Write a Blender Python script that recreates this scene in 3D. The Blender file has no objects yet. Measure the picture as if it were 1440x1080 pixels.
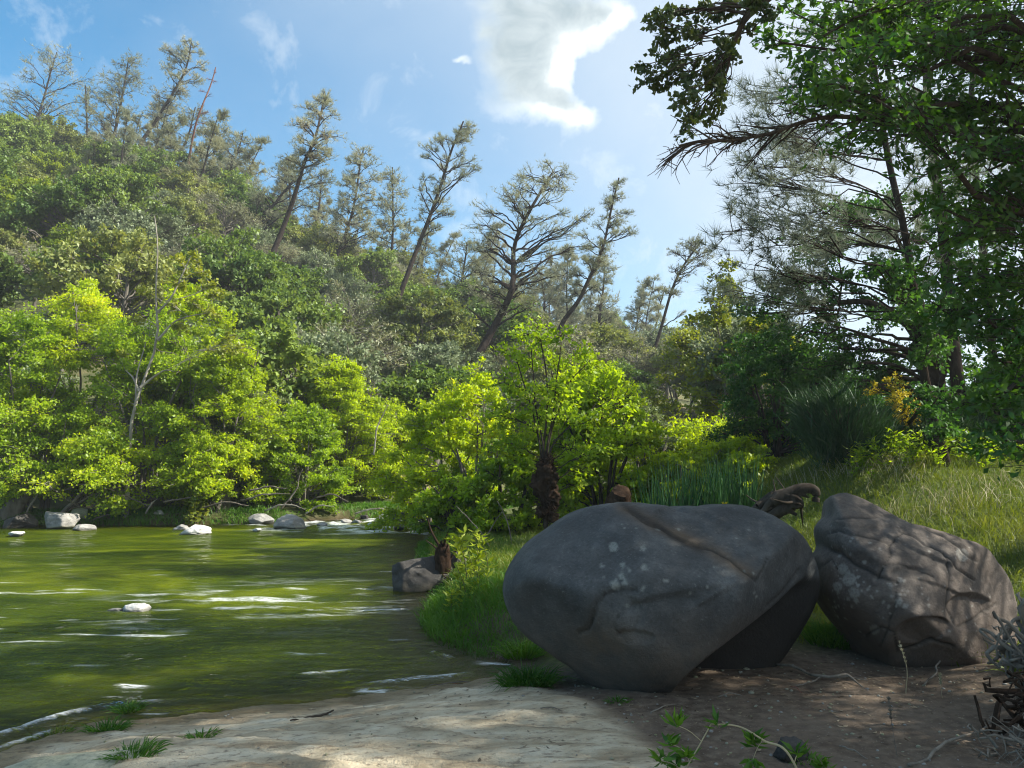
import bpy, bmesh, math, random
import numpy as np
from mathutils import Vector

SC = bpy.context.scene
COL = SC.collection
R = math.radians
F = 1080.0
PITCH = math.atan(105/1080)
CAMZ = 1.5
WZ = -0.20                                   # level of the river
cp, sp = math.cos(PITCH), math.sin(PITCH)

def at(px, py, Y):
    """point of the place seen at (px, py) of the 1440x1080 photograph, Y metres in front of the camera"""
    x, v = px-720.0, 540.0-py
    dy, dz = F*cp-v*sp, F*sp+v*cp
    return np.array([x/dy*Y, Y, CAMZ+dz/dy*Y])

def proj(x, y, z):
    z = z-CAMZ
    d = y*cp+z*sp
    return 720+F*x/d, 540-F*(-y*sp+z*cp)/d

def nrm(a):
    return a/np.maximum(np.linalg.norm(a, axis=-1, keepdims=True), 1e-9)

def sstep(x, a, b):
    t = np.clip((x-a)/(b-a), 0, 1)
    return t*t*(3-2*t)

# ------------------------------------------------------------------ noise
def _hash(i, j, k, s):
    h = (i*374761393+j*668265263+k*2147483647+s*1274126177) & 0xffffffff
    h = ((h ^ (h >> 13))*1103515245) & 0xffffffff
    h = ((h ^ (h >> 16))*2654435761) & 0xffffffff
    return ((h ^ (h >> 15)) & 0xffff)/65535.0

def vnoise(P, seed=0):
    P = np.asarray(P, float)
    I = np.floor(P).astype(np.int64); f = P-I; f = f*f*(3-2*f)
    out = 0
    for a in (0, 1):
        for b in (0, 1):
            for c in (0, 1):
                w = (f[..., 0] if a else 1-f[..., 0])*(f[..., 1] if b else 1-f[..., 1])*(f[..., 2] if c else 1-f[..., 2])
                out = out+w*_hash(I[..., 0]+a, I[..., 1]+b, I[..., 2]+c, seed)
    return out*2-1

def fbm(P, octv=4, seed=0, gain=0.5):
    P = np.asarray(P, float); a, s, o = 1.0, 0.0, 0
    for k in range(octv):
        o = o+a*vnoise(P*2.03**k+k*7.3, seed+k); s += a; a *= gain
    return o/s

def n2(x, y, f, octv=3, seed=0):
    return fbm(np.stack([x*f, y*f, np.zeros_like(x)+seed*3.7], -1), octv, seed)

# ------------------------------------------------------------------ mesh building
class Geo:
    def __init__(s): s.v, s.f3, s.f4, s.a, s.n = [], [], [], [], 0
    def add(s, V, F4=None, F3=None, a=0.5):
        V = np.asarray(V, float).reshape(-1, 3)
        if F4 is not None and len(F4): s.f4.append(np.asarray(F4, np.int64)+s.n)
        if F3 is not None and len(F3): s.f3.append(np.asarray(F3, np.int64)+s.n)
        s.v.append(V); s.a.append(np.broadcast_to(np.asarray(a, float), (len(V),)) if np.ndim(a) < 2 else a)
        s.n += len(V)
    def mesh(s, name, mat, smooth=False, attrs=None, origin=None):
        V = np.concatenate(s.v) if s.v else np.zeros((0, 3))
        if origin is not None: V = V-np.asarray(origin)
        f4 = np.concatenate(s.f4) if s.f4 else np.zeros((0, 4), np.int64)
        f3 = np.concatenate(s.f3) if s.f3 else np.zeros((0, 3), np.int64)
        me = bpy.data.meshes.new(name)
        me.vertices.add(len(V)); me.vertices.foreach_set('co', V.astype(np.float32).ravel())
        nl = f4.size+f3.size
        me.loops.add(nl); me.loops.foreach_set('vertex_index', np.concatenate([f4.ravel(), f3.ravel()]).astype(np.int32))
        nf = len(f4)+len(f3)
        me.polygons.add(nf)
        st = np.concatenate([np.arange(len(f4))*4, f4.size+np.arange(len(f3))*3]).astype(np.int32)
        me.polygons.foreach_set('loop_start', st)
        if smooth: me.polygons.foreach_set('use_smooth', np.ones(nf, bool))
        me.update(calc_edges=True)
        at_ = me.attributes.new('v', 'FLOAT', 'POINT')
        at_.data.foreach_set('value', np.concatenate(s.a).astype(np.float32))
        for k, arr in (attrs or {}).items():
            q = me.attributes.new(k, 'FLOAT', 'POINT'); q.data.foreach_set('value', np.asarray(arr, np.float32))
        me.materials.append(mat)
        return me

def link(name, me, parent=None, loc=None):
    o = bpy.data.objects.new(name, me); COL.objects.link(o)
    if parent is not None: o.parent = parent
    if loc is not None: o.location = loc
    return o

def tag(o, label=None, cat=None, group=None, kind=None):
    if label: o['label'] = label
    if cat: o['category'] = cat
    if group: o['group'] = group
    if kind: o['kind'] = kind
    return o

def empty(name, loc, label=None, cat=None, group=None, rz=0, sc=1):
    o = bpy.data.objects.new(name, None); COL.objects.link(o)
    o.empty_display_size = 0.3
    o.location = loc; o.rotation_euler = (0, 0, rz); o.scale = (sc, sc, sc)
    return tag(o, label, cat, group)

def copy_tree(root, loc, rz, sc, label, group=None):
    r = root.copy(); COL.objects.link(r)
    r.location = loc; r.rotation_euler = (0, 0, rz); r.scale = sc
    r['label'] = label
    if group: r['group'] = group
    for ch in list(root.children):
        c = ch.copy(); COL.objects.link(c); c.parent = r
    return r

def tubes(g, P, Rr, k=5, a=0.5):
    """batch of tapered tubes, P [B,n,3], Rr [B,n]"""
    P = np.asarray(P, float); Rr = np.asarray(Rr, float)
    if P.ndim == 2: P, Rr = P[None], Rr[None]
    B, n, _ = P.shape
    T = nrm(np.gradient(P, axis=1))
    m = nrm(P[:, -1]-P[:, 0])
    ref = np.where(np.abs(m[:, 2:3]) > 0.8, np.array([[1., 0.2, 0]]), np.array([[0.1, 0, 1.]]))[:, None, :]
    A = nrm(np.cross(T, ref)); C = np.cross(T, A)
    an = np.arange(k)*2*math.pi/k
    V = P[:, :, None, :]+Rr[:, :, None, None]*(np.cos(an)[:, None]*A[:, :, None, :]+np.sin(an)[:, None]*C[:, :, None, :])
    idx = np.arange(B*n*k).reshape(B, n, k)
    nx = np.roll(idx, -1, axis=2)
    Fq = np.stack([idx[:, :-1], nx[:, :-1], nx[:, 1:], idx[:, 1:]], -1).reshape(-1, 4)
    g.add(V, Fq, a=a)

def smoothline(pts, n):
    """Catmull-Rom through the points"""
    P = np.asarray(pts, float); m = len(P)
    if m == 2: P = np.stack([P[0], (P[0]+P[1])/2, P[1]]); m = 3
    Q = np.concatenate([2*P[:1]-P[1:2], P, 2*P[-1:]-P[-2:-1]])
    t = np.linspace(0, m-1-1e-6, n); i = t.astype(int); u = (t-i)[:, None]
    p0, p1, p2, p3 = Q[i], Q[i+1], Q[i+2], Q[i+3]
    return 0.5*((2*p1)+(-p0+p2)*u+(2*p0-5*p1+4*p2-p3)*u*u+(-p0+3*p1-3*p2+p3)*u**3)

def leaves(g, rng, C, D, L, W, a, up=0.5, fold=0.12):
    """one folded diamond leaf per row"""
    N = len(C)
    D = nrm(D)
    n0 = nrm(rng.normal(size=(N, 3))*(1-up)+np.array([0, 0, 1.0])*up)
    S = nrm(np.cross(D, n0)); n0 = np.cross(S, D)
    L = np.broadcast_to(L, (N,))[:, None]; W = np.broadcast_to(W, (N,))[:, None]
    base = C; tip = C+D*L; mid = C+D*L*0.45
    V = np.stack([base, mid+S*W*0.5-n0*L*fold, tip-n0*L*fold*0.7, mid-S*W*0.5-n0*L*fold], 1)
    i = np.arange(N)[:, None]*4
    g.add(V, i+np.array([[0, 1, 2, 3]]), a=np.repeat(np.broadcast_to(a, (N,)), 4))

def blades(g, rng, C, D, L, W, a, droop=0.3):
    """tapered bent strips (grass, reeds, needles), 3 levels"""
    N = len(C); D = nrm(D)
    L = np.broadcast_to(L, (N,))[:, None]; W = np.broadcast_to(W, (N,))[:, None]
    h = D*np.array([1, 1, 0.]); h = nrm(h+rng.normal(size=(N, 3))*np.array([.2, .2, 0]))
    dr = np.broadcast_to(droop, (N,))[:, None]
    p0, p1 = C, C+D*L*0.5+h*L*dr*0.12
    p2 = C+D*L*(1-dr*0.35)+h*L*dr*0.55-np.array([0, 0, 1.])*L*dr*0.25
    S = nrm(np.cross(D, rng.normal(size=(N, 3))))
    V = np.stack([p0-S*W*.5, p0+S*W*.5, p1-S*W*.42, p1+S*W*.42, p2-S*W*.05, p2+S*W*.05], 1)
    i = np.arange(N)[:, None]*6
    g.add(V, np.concatenate([i+np.array([[0, 1, 3, 2]]), i+np.array([[2, 3, 5, 4]])]), a=np.repeat(np.broadcast_to(a, (N,)), 6))

def grow(rng, trunk, r0, r1, clumps, kind='leaf', twigs=10, nleaf=200, L=0.1, W=0.05, limb_r=0.45, up=0.4,
         extra_limbs=0, trunk_n=14, sides=7, upsweep=0.5, twig_r=0.006, stems=None, vbias=None, spray=0.0, wig=0.12, droop=0.0, blade_w=0.01, blades_per=14):
    """wood and foliage of a tree: limbs run from the trunk (or one of several stems) to each clump, twigs spread in it, leaves sit on the twigs.
    clumps: (centre, radius[3]) """
    wood, leaf = Geo(), Geo()
    S = [np.asarray(trunk, float)] + [np.asarray(s, float) for s in (stems or [])]
    lines = []
    for q, s in enumerate(S):
        P = smoothline(s, trunk_n)
        le = np.linalg.norm(P[-1]-P[0])
        ja = np.stack([vnoise(np.stack([np.linspace(0, 4, trunk_n)+q*9+rng.random()*50, np.full(trunk_n, c*5.1), np.zeros(trunk_n)], -1), 3) for c in range(3)], -1)
        ja[0] = 0
        P = P+ja*le*0.012
        k = 1.0 if q == 0 else 0.75
        Rd = (r0+(r1-r0)*np.linspace(0, 1, trunk_n)**0.8)*k
        Rd[0] *= 1.35; Rd[1] *= 1.08
        tubes(wood, P, Rd, sides); lines.append((P, Rd))
    for ci, (c, rad) in enumerate(clumps):
        c = np.asarray(c, float); rad = np.broadcast_to(np.asarray(rad, float), (3,))
        best = None
        for P, Rd in lines:                   # the place where the limb leaves the wood
            hd = np.linalg.norm(P[:, :2]-c[:2], axis=1)
            cost = np.abs(P[:, 2]-(c[2]-upsweep*hd))+hd*0.6
            cost[0] += 3
            i = int(np.argmin(cost))
            if best is None or cost[i] < best[0]: best = (cost[i], P[i], Rd[i])
        _, A, ra = best
        d = c-A; ln = np.linalg.norm(d)+1e-6
        ctrl = A+d*0.5+np.array([0, 0, 1])*ln*(0.10-droop*.2)+rng.normal(size=3)*ln*wig
        t = np.linspace(0, 1, 9)[:, None]
        Lp = (1-t)**2*A+2*t*(1-t)*ctrl+t*t*c
        Lp[1:-1] += rng.normal(size=(7, 3))*ln*0.018
        lr = min(ra*limb_r, 0.02+ln*0.022)
        tubes(wood, Lp, np.linspace(lr, max(twig_r*1.3, lr*0.18), 9), 5)
        nt = max(2, int(twigs*rng.uniform(.7, 1.3)))
        ti = rng.integers(4, 9, nt)
        o = nrm(rng.normal(size=(nt, 3)))*rng.uniform(0.35, 1.0, (nt, 1))**0.6*rad
        E = c+o
        if spray: E[:, 2] += -spray*np.linalg.norm(o[:, :2], axis=1)**2/max(rad[0], .1)
        B0 = Lp[ti]
        t3 = np.linspace(0, 1, 4)[None, :, None]
        M = (B0+E)/2+rng.normal(size=(nt, 3))*rad*0.22
        Tw = (1-t3)**2*B0[:, None]+2*t3*(1-t3)*M[:, None]+t3*t3*E[:, None]
        tubes(wood, Tw, np.broadcast_to(np.array([1.6, 1.2, .9, .4])*twig_r, (nt, 4)), 3)
        cv = rng.random()
        if vbias is not None: cv = cv*0.6+0.4*vbias(c)
        if kind == 'leaf':
            n = int(nleaf*rng.uniform(.75, 1.25))
            w = rng.integers(0, nt, n); u = rng.uniform(0.25, 1.0, n)**0.8
            seg = np.minimum((u*3).astype(int), 2); fr = (u*3-seg)[:, None]
            Pp = Tw[w, seg]*(1-fr)+Tw[w, seg+1]*fr
            Dd = nrm(Tw[w, 3]-Tw[w, 1])
            sd = rng.normal(size=(n, 3))
            off = rng.normal(size=(n, 3))*rad*np.array([.13, .13, .10])
            D = nrm(Dd*0.5+sd*0.7+np.array([0, 0, -0.15]))
            LL = L*rng.uniform(.6, 1.25, n)
            leaves(leaf, rng, Pp+off, D, LL, LL*W/L, np.clip(cv*0.5+rng.random(n)*0.5, 0, 1), up)
        elif kind == 'needle':                # tufts of needles at twig ends and along them
            q = np.concatenate([Tw[:, 3], Tw[:, 2], (Tw[:, 3]+Tw[:, 2])/2]); qd = nrm(np.concatenate([Tw[:, 3]-Tw[:, 2]]*3)+np.array([0, 0, .25]))
            ex = nleaf
            if ex > 0:
                w = rng.integers(0, nt, ex); q = np.concatenate([q, Tw[w, 3]+rng.normal(size=(ex, 3))*rad*0.25]); qd = np.concatenate([qd, nrm(Tw[w, 3]-Tw[w, 1]+np.array([0, 0, .2]))])
            q = np.repeat(q, blades_per, 0); qd = np.repeat(qd, blades_per, 0)
            D = nrm(qd*0.75+rng.normal(size=q.shape)*0.55)
            n = len(q)
            LL = L*rng.uniform(.6, 1.15, n)
            S_ = nrm(np.cross(D, rng.normal(size=(n, 3))))
            Bw = blade_w*rng.uniform(.7, 1.3, (n, 1))
            V = np.stack([q-S_*Bw*.5, q+S_*Bw*.5, q+D*LL[:, None]], 1)
            i = np.arange(n)[:, None]*3
            leaf.add(V, None, i+np.array([[0, 1, 2]]), a=np.repeat(np.clip(cv*.5+rng.random(n)*.5, 0, 1), 3))
    return wood, leaf

def plant_tree(name, base, wood, leaf, wmat, lmat, label, cat, group=None, leafname='crown'):
    base = np.asarray(base, float)
    e = empty(name, base, label, cat, group)
    link('trunk', wood.mesh('trunk', wmat, True, origin=base), e)
    if leaf.n: link(leafname, leaf.mesh(leafname, lmat, False, origin=base), e)
    return e

# ------------------------------------------------------------------ materials
def new_mat(name):
    m = bpy.data.materials.new(name); m.use_nodes = True
    nt = m.node_tree; nt.nodes.clear()
    return m, nt, nt.nodes.new('ShaderNodeOutputMaterial')

def N(nt, t, **kw):
    n = nt.nodes.new(t)
    for k, v in kw.items():
        if k.startswith('i_'):
            key = k[2:]
            n.inputs[int(key) if key.isdigit() else key.replace('_', ' ')].default_value = v
        else: setattr(n, k, v)
    return n

def lk(nt, a, b): nt.links.new(a, b)
def c4(c): return (c[0], c[1], c[2], 1)

def ramp(nt, fac, stops, interp='LINEAR'):
    r = N(nt, 'ShaderNodeValToRGB'); e = r.color_ramp; e.interpolation = interp
    while len(e.elements) < len(stops): e.elements.new(0.5)
    for el, (p, c) in zip(e.elements, stops): el.position = p; el.color = c4(c) if len(c) == 3 else c
    lk(nt, fac, r.inputs[0]); return r.outputs[0]

def mixc(nt, f, a, b, mode='MIX'):
    m = N(nt, 'ShaderNodeMix', data_type='RGBA', blend_type=mode)
    for s, v in ((m.inputs[0], f), (m.inputs[6], a), (m.inputs[7], b)):
        if isinstance(v, (int, float)): s.default_value = v
        elif isinstance(v, tuple): s.default_value = c4(v)
        else: lk(nt, v, s)
    return m.outputs[2]

def math_(nt, op, a, b=None, c=None, clamp=False):
    m = N(nt, 'ShaderNodeMath', operation=op, use_clamp=clamp)
    for i, v in enumerate((a, b, c)):
        if v is None: continue
        if isinstance(v, (int, float)): m.inputs[i].default_value = v
        else: lk(nt, v, m.inputs[i])
    return m.outputs[0]

def noise(nt, vec, scale, detail=4, rough=0.55, dist=0.0, stretch=None):
    if stretch is not None:
        mp = N(nt, 'ShaderNodeMapping'); mp.inputs['Scale'].default_value = stretch
        lk(nt, vec, mp.inputs[0]); vec = mp.outputs[0]
    n = N(nt, 'ShaderNodeTexNoise'); n.inputs['Scale'].default_value = scale; n.inputs['Detail'].default_value = detail
    n.inputs['Roughness'].default_value = rough; n.inputs['Distortion'].default_value = dist
    lk(nt, vec, n.inputs['Vector']); return n.outputs[0]

def attr(nt, name): return N(nt, 'ShaderNodeAttribute', attribute_name=name).outputs['Fac']
def objco(nt): return N(nt, 'ShaderNodeTexCoord').outputs['Object']
def geoco(nt): return N(nt, 'ShaderNodeNewGeometry').outputs['Position']

def leaf_mat(name, dark, light, trans=0.45, tcol=None, rough=0.5, gloss=0.022, rnd=0.35, third=None, patch=0.5):
    """leaf: diffuse + translucent + a little sheen; hue varies by leaf, clump and plant"""
    m, nt, out = new_mat(name)
    v = attr(nt, 'v')
    oi = N(nt, 'ShaderNodeObjectInfo').outputs['Random']
    big = noise(nt, geoco(nt), patch, 2)
    f = math_(nt, 'ADD', math_(nt, 'MULTIPLY', v, 0.75), math_(nt, 'MULTIPLY', math_(nt, 'SUBTRACT', oi, 0.5), rnd))
    f = math_(nt, 'ADD', f, math_(nt, 'MULTIPLY', math_(nt, 'SUBTRACT', big, 0.5), 0.9), clamp=True)
    stops = [(0.0, dark), (1.0, light)] if third is None else [(0.0, dark), (0.72, light), (0.93, third)]
    col = ramp(nt, f, stops)
    d = N(nt, 'ShaderNodeBsdfDiffuse'); lk(nt, col, d.inputs[0])
    t = N(nt, 'ShaderNodeBsdfTranslucent')
    tc = mixc(nt, 1.0, col, tcol or (1.25, 1.15, 0.5), 'MULTIPLY'); lk(nt, tc, t.inputs[0])
    mx = N(nt, 'ShaderNodeMixShader', i_0=trans); lk(nt, d.outputs[0], mx.inputs[1]); lk(nt, t.outputs[0], mx.inputs[2])
    g = N(nt, 'ShaderNodeBsdfGlossy', i_Roughness=rough); g.inputs[0].default_value = (.85, .9, .9, 1)
    m2 = N(nt, 'ShaderNodeMixShader', i_0=gloss); lk(nt, mx.outputs[0], m2.inputs[1]); lk(nt, g.outputs[0], m2.inputs[2])
    lk(nt, m2.outputs[0], out.inputs[0]); return m

def bark_mat(name, a, b, scale=9, bump=0.5):
    m, nt, out = new_mat(name)
    co = geoco(nt)
    n1 = noise(nt, co, scale, 5, .65, stretch=(1, 1, .28)); n2_ = noise(nt, co, scale*.22, 3)
    f = math_(nt, 'ADD', math_(nt, 'MULTIPLY', n1, 1.3), math_(nt, 'MULTIPLY', n2_, .7)); f = math_(nt, 'SUBTRACT', f, .5, clamp=True)
    col = ramp(nt, f, [(0.15, a), (0.85, b)])
    p = N(nt, 'ShaderNodeBsdfDiffuse', i_Roughness=.6); lk(nt, col, p.inputs[0])
    bp = N(nt, 'ShaderNodeBump', i_Strength=bump, i_Distance=.02); lk(nt, n1, bp.inputs['Height']); lk(nt, bp.outputs[0], p.inputs['Normal'])
    lk(nt, p.outputs[0], out.inputs[0]); return m

M = {}
M['alder'] = leaf_mat('alder_leaf', (.17, .27, .008), (.47, .60, .012), .62, (1.35, 1.25, .3), third=(.60, .60, .04))
M['alder_green'] = leaf_mat('alder_green_leaf', (.11, .21, .010), (.36, .50, .018), .6, (1.3, 1.25, .4), third=(.48, .54, .03))
M['willow'] = leaf_mat('willow_leaf', (.11, .15, .06), (.26, .32, .15), .4, (1.1, 1.1, .7))
M['oak'] = leaf_mat('hill_oak_leaf', (.07, .14, .025), (.25, .34, .07), .42, rnd=.5)
M['oak_olive'] = leaf_mat('hill_olive_leaf', (.12, .16, .04), (.32, .36, .11), .4, rnd=.5)
M['oak_grey'] = leaf_mat('hill_grey_leaf', (.12, .16, .085), (.27, .32, .18), .3, (1.05, 1.05, .8), rnd=.4)
M['hill_lime'] = leaf_mat('hill_lime_leaf', (.11, .18, .015), (.32, .40, .03), .5, rnd=.3)
M['pine'] = leaf_mat('pine_needle', (.17, .20, .12), (.36, .37, .25), .35, (1.05, 1.0, .8), rnd=.4, third=(.38, .31, .21))
M['pine_brown'] = leaf_mat('pine_dry_needle', (.16, .185, .10), (.33, .335, .20), .35, (1.1, 1.0, .7), rnd=.4)
M['near_pine'] = leaf_mat('near_pine_needle', (.09, .12, .09), (.24, .27, .20), .35, (1, 1, .9))
M['near_oak'] = leaf_mat('near_oak_leaf', (.028, .09, .018), (.105, .21, .034), .45, (1.1, 1.2, .5), patch=.8)
M['broadleaf'] = leaf_mat('broad_leaf', (.030, .10, .012), (.13, .27, .022), .5, (1.4, 1.35, .35), patch=.9, gloss=.035)
M['dusky_oak'] = leaf_mat('overhanging_oak_leaf', (.035, .065, .022), (.10, .13, .04), .38, (1.2, 1.1, .5), third=(.15, .13, .05), patch=2)
M['broom'] = leaf_mat('broom_stem', (.014, .045, .020), (.045, .10, .034), .2, patch=1)
M['cotton'] = leaf_mat('cottonwood_leaf', (.12, .17, .02), (.34, .38, .05), .5, (1.2, 1.1, .4))
M['gold'] = leaf_mat('gold_flower', (.30, .27, .02), (.55, .46, .03), .4, (1.1, 1, .4))
M['grass'] = leaf_mat('meadow_grass', (.06, .12, .01), (.19, .22, .03), .4, (1.2, 1.15, .4), third=(.34, .27, .11), patch=1.0)
M['bank_grass'] = leaf_mat('bank_grass', (.03, .11, .010), (.12, .25, .018), .4, (1.2, 1.2, .4), patch=1.5)
M['yellow_leaf'] = leaf_mat('yellow_shoot', (.22, .30, .02), (.46, .50, .04), .4, (1.1, 1.1, .5))
M['reed'] = leaf_mat('reed_stem', (.012, .05, .018), (.04, .11, .03), .15, patch=1.2)
M['straw'] = leaf_mat('straw', (.30, .26, .15), (.5, .46, .32), .2, (1, 1, .9))
M['bark'] = bark_mat('dark_bark', (.025, .020, .017), (.10, .085, .07))
M['bark_pine'] = bark_mat('pine_bark', (.020, .016, .014), (.075, .06, .052), 13, .9)
M['bark_grey'] = bark_mat('grey_bark', (.08, .075, .065), (.24, .22, .19))
M['bark_pale'] = bark_mat('pale_bark', (.19, .17, .14), (.46, .43, .37))
M['drift'] = bark_mat('driftwood', (.085, .07, .055), (.27, .24, .20), 14, .8)
M['stem_green'] = bark_mat('green_stem', (.07, .08, .03), (.17, .17, .08))
M['red_bark'] = bark_mat('dead_red_bark', (.14, .06, .045), (.26, .13, .10))
M['debris'] = bark_mat('flood_debris', (.018, .012, .009), (.075, .05, .035), 22, 1.0)
# ------------------------------------------------------------------ terrain
near_bank = [(-14, -16), (-5.5, -4), (-3.6, 1.5), (-3.0, 4.1), (-2.95, 4.7), (-2.62, 5.15), (-2.1, 5.28), (-1.5, 5.5), (-.75, 5.85), (-.15, 6.1), (.02, 6.5), (-.25, 7.0), (-.62, 7.5),
             (-.85, 8.4), (-1.0, 10), (-1.35, 12), (-1.7, 14.5), (-1.95, 18), (-1.8, 20.3), (-.3, 22.5), (3, 25.2), (9, 29), (30, 38)]
far_bank = [(30, 42), (9, 32.5), (2, 27.8), (-1.6, 24.6), (-4.0, 22.3), (-6.2, 20.6), (-8.5, 20.0), (-11, 19.9), (-13.5, 19.5), (-18, 19), (-30, 17), (-60, 12), (-90, -16)]
POLY = np.array(near_bank+far_bank, float)

def shore(x, y):
    """signed distance to the water's edge, > 0 on land"""
    x = np.asarray(x, float); y = np.asarray(y, float)
    d2 = np.full(x.shape, 1e9); ins = np.zeros(x.shape, bool)
    n = len(POLY)
    for i in range(n):
        a, b = POLY[i], POLY[(i+1) % n]
        e = b-a; t = np.clip(((x-a[0])*e[0]+(y-a[1])*e[1])/(e@e), 0, 1)
        d2 = np.minimum(d2, (x-a[0]-t*e[0])**2+(y-a[1]-t*e[1])**2)
        if a[1] != b[1]:
            c = ((a[1] > y) != (b[1] > y)) & (x < (b[0]-a[0])*(y-a[1])/(b[1]-a[1])+a[0])
            ins ^= c
    d = np.sqrt(d2)
    return np.where(ins, -d, d)

_px = np.array([-500, -200, 0, 100, 200, 300, 400, 500, 600, 700, 800, 900, 1000, 1150, 1700, 2400.])
_sk = np.array([150, 180, 205, 215, 245, 285, 345, 392, 428, 455, 482, 525, 556, 575, 560, 560.])
_yr = np.array([84, 84, 84, 84, 84, 86, 88, 90, 93, 96, 100, 106, 115, 130, 130, 130.])

def gh(x, y, fine=True):
    x = np.asarray(x, float); y = np.asarray(y, float)
    sh = shore(x, y)+0.10*n2(x, y, 1.7, 3, 5)
    bed = WZ-0.02-0.55*sstep(-sh, 0, 2.6)
    land = WZ+0.20*sstep(sh, 0, 1.5)+0.015
    land = np.where((y > 7.0), WZ+0.26*sstep(sh, 0, .5)+.0, land)
    rise = 1.10*sstep(y, 6.3, 15)*sstep(x, 2.4, 6.2)+.10*sstep(y, 8, 14)*sstep(x, -1.5, .5)
    rise = rise+0.75*sstep(x, 2.6, 4.8)*sstep(-y, -6.2, -4.0)+0.35*sstep(x, 3.0, 7)*sstep(y, 4, 8)
    Y = np.maximum(y, 1.0)
    px = np.clip(720+F*x/Y/np.cos(PITCH), -500, 2400)
    sk = np.interp(px, _px, _sk); yr = np.interp(px, _px, _yr)
    hr = CAMZ+(645-sk)/F*yr*0.985
    y0 = np.interp(px, [0, 600, 800, 1200], [21.5, 24, 30, 30])
    t = (Y-y0)/(yr-y0)
    hill = np.where(t > 0, np.clip(t, 0, 1)**1.0*hr, 0)
    hill = hill*sstep(t, -.0, .08)
    hill = hill+np.where(t > 0, sstep(t, 0, .2)*(1.0*n2(x, y, .08, 3, 8)+.25*n2(x, y, .5, 2, 9)), 0)
    hill = hill*sstep(sh, 0, 2.5)
    h = np.where(sh > 0, land+rise*sstep(sh, 0, 1)+hill, bed)
    if fine:
        near = (sh > -.2)
        rough = 0.012*n2(x, y, 3.1, 3, 1)+0.006*n2(x, y, 11, 3, 2)
        slab = slab_mask(x, y)
        lay = x*.35+y*1.0+.25*n2(x, y, .9, 3, 4)        # low ledges across the slab
        saw = (lay*4.5) % 1.0
        rough = rough*(1-slab)+slab*(0.034*(sstep(saw, 0, .8)-sstep(saw, .86, 1.0))*(.4+.6*sstep(n2(x, y, .8, 2, 14), -.3, .3))+0.016*n2(x*.6, y*1.6, 5, 5, 6)+.02*sstep(-y, -4.6, -3.4))
        rut = (1-slab)*sstep(x, .2, .8)*sstep(-y, -5.6, -5.0)*0.012*np.abs(n2(x, y, 7, 3, 12))
        h = h+np.where(near, (rough-rut)*sstep(sh, -.2, .3)*np.where(y < 12, 1, 2), 0)
    return h

def slab_mask(x, y):
    # pale rock: left of a line from (0.1, 5.6) to (0.95, 3.6)
    e = (x-0.25)+(y-5.4)*0.42+.16*n2(x, y, 2.1, 3, 15)
    return sstep(-e, -.10, .16)*sstep(-y, -7, -6)

def gz(x, y):
    return float(gh(np.array([x]), np.array([y]))[0])

def hit(px, py, y0=3.0, y1=160.0):
    """where the line of sight meets the terrain"""
    Ys = np.concatenate([np.arange(y0, 30, .05), np.arange(30, y1, .3)])
    P = np.array([at(px, py, Y) for Y in Ys])
    h = np.maximum(gh(P[:, 0], P[:, 1], False), WZ)
    k = np.where(P[:, 2] <= h)[0]
    if not len(k): return np.array([P[-1, 0], P[-1, 1], h[-1]])
    i = k[0]; return np.array([P[i, 0], P[i, 1], h[i]])

def axis(lo, hi, a, b, step, g):
    v = list(np.arange(a, b, step)); s = step
    x = v[-1]
    while x < hi: s = min(s*g, 12); x += s; v.append(x)
    s = step; x = a
    while x > lo: s = min(s*g, 12); x -= s; v.insert(0, x)
    return np.array(v)

xs = axis(-260, 260, -3.4, 3.6, .025, 1.035); ys = axis(-60, 420, 3.2, 7.4, .025, 1.03)
X, Y = np.meshgrid(xs, ys)
Z = gh(X, Y)
nx, ny = len(xs), len(ys)
idx = np.arange(nx*ny).reshape(ny, nx)
FQ = np.stack([idx[:-1, :-1], idx[:-1, 1:], idx[1:, 1:], idx[1:, :-1]], -1).reshape(-1, 4)
sh = shore(X, Y)+0.10*n2(X, Y, 1.7, 3, 5)
slab = slab_mask(X, Y)*(sh > -.6)
green = sstep(Y, 5.9, 6.6)*sstep(X, -.2, .3)+sstep(Y, 7.3, 7.9)
green = np.clip(green, 0, 1)*sstep(sh, -.05, .25)
wet = sstep(-sh+.08*n2(X, Y, 4, 3, 61), -.42, -.18)
deep = sstep(-sh, .0, 1.6)
g = Geo(); g.add(np.stack([X, Y, Z], -1), FQ)

m, nt, out = new_mat('ground_soil')
co = geoco(nt)
nA = noise(nt, co, 1.6, 5, .6); nB = noise(nt, co, 14, 6, .65); nC = noise(nt, co, 70, 4, .6)
nS = noise(nt, co, 2.6, 6, .62, .6, stretch=(.6, 2.4, 1)); nV = noise(nt, co, 26, 5, .7, .3, stretch=(.5, 1.6, 1))
dirt = ramp(nt, nB, [(.28, (.045, .031, .022)), (.5, (.115, .085, .06)), (.72, (.21, .165, .122))])
dirt = mixc(nt, ramp(nt, nA, [(.4, (0, 0, 0)), (.62, (.6, .6, .6))]), dirt, (.18, .14, .105))
spec = N(nt, 'ShaderNodeTexVoronoi'); spec.inputs['Scale'].default_value = 38; lk(nt, co, spec.inputs['Vector'])
dirt = mixc(nt, ramp(nt, spec.outputs['Distance'], [(.12, (.8, .8, .8)), (.2, (0, 0, 0))]), dirt, mixc(nt, nC, (.05, .035, .025), (.36, .32, .26)))
slabc = ramp(nt, nS, [(.25, (.16, .12, .08)), (.42, (.33, .27, .18)), (.55, (.47, .405, .29)), (.72, (.62, .56, .43))])
slabc = mixc(nt, ramp(nt, nV, [(.36, (.75, .75, .75)), (.46, (0, 0, 0))]), slabc, (.16, .125, .09))
base = mixc(nt, attr(nt, 'slab'), dirt, slabc)
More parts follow.
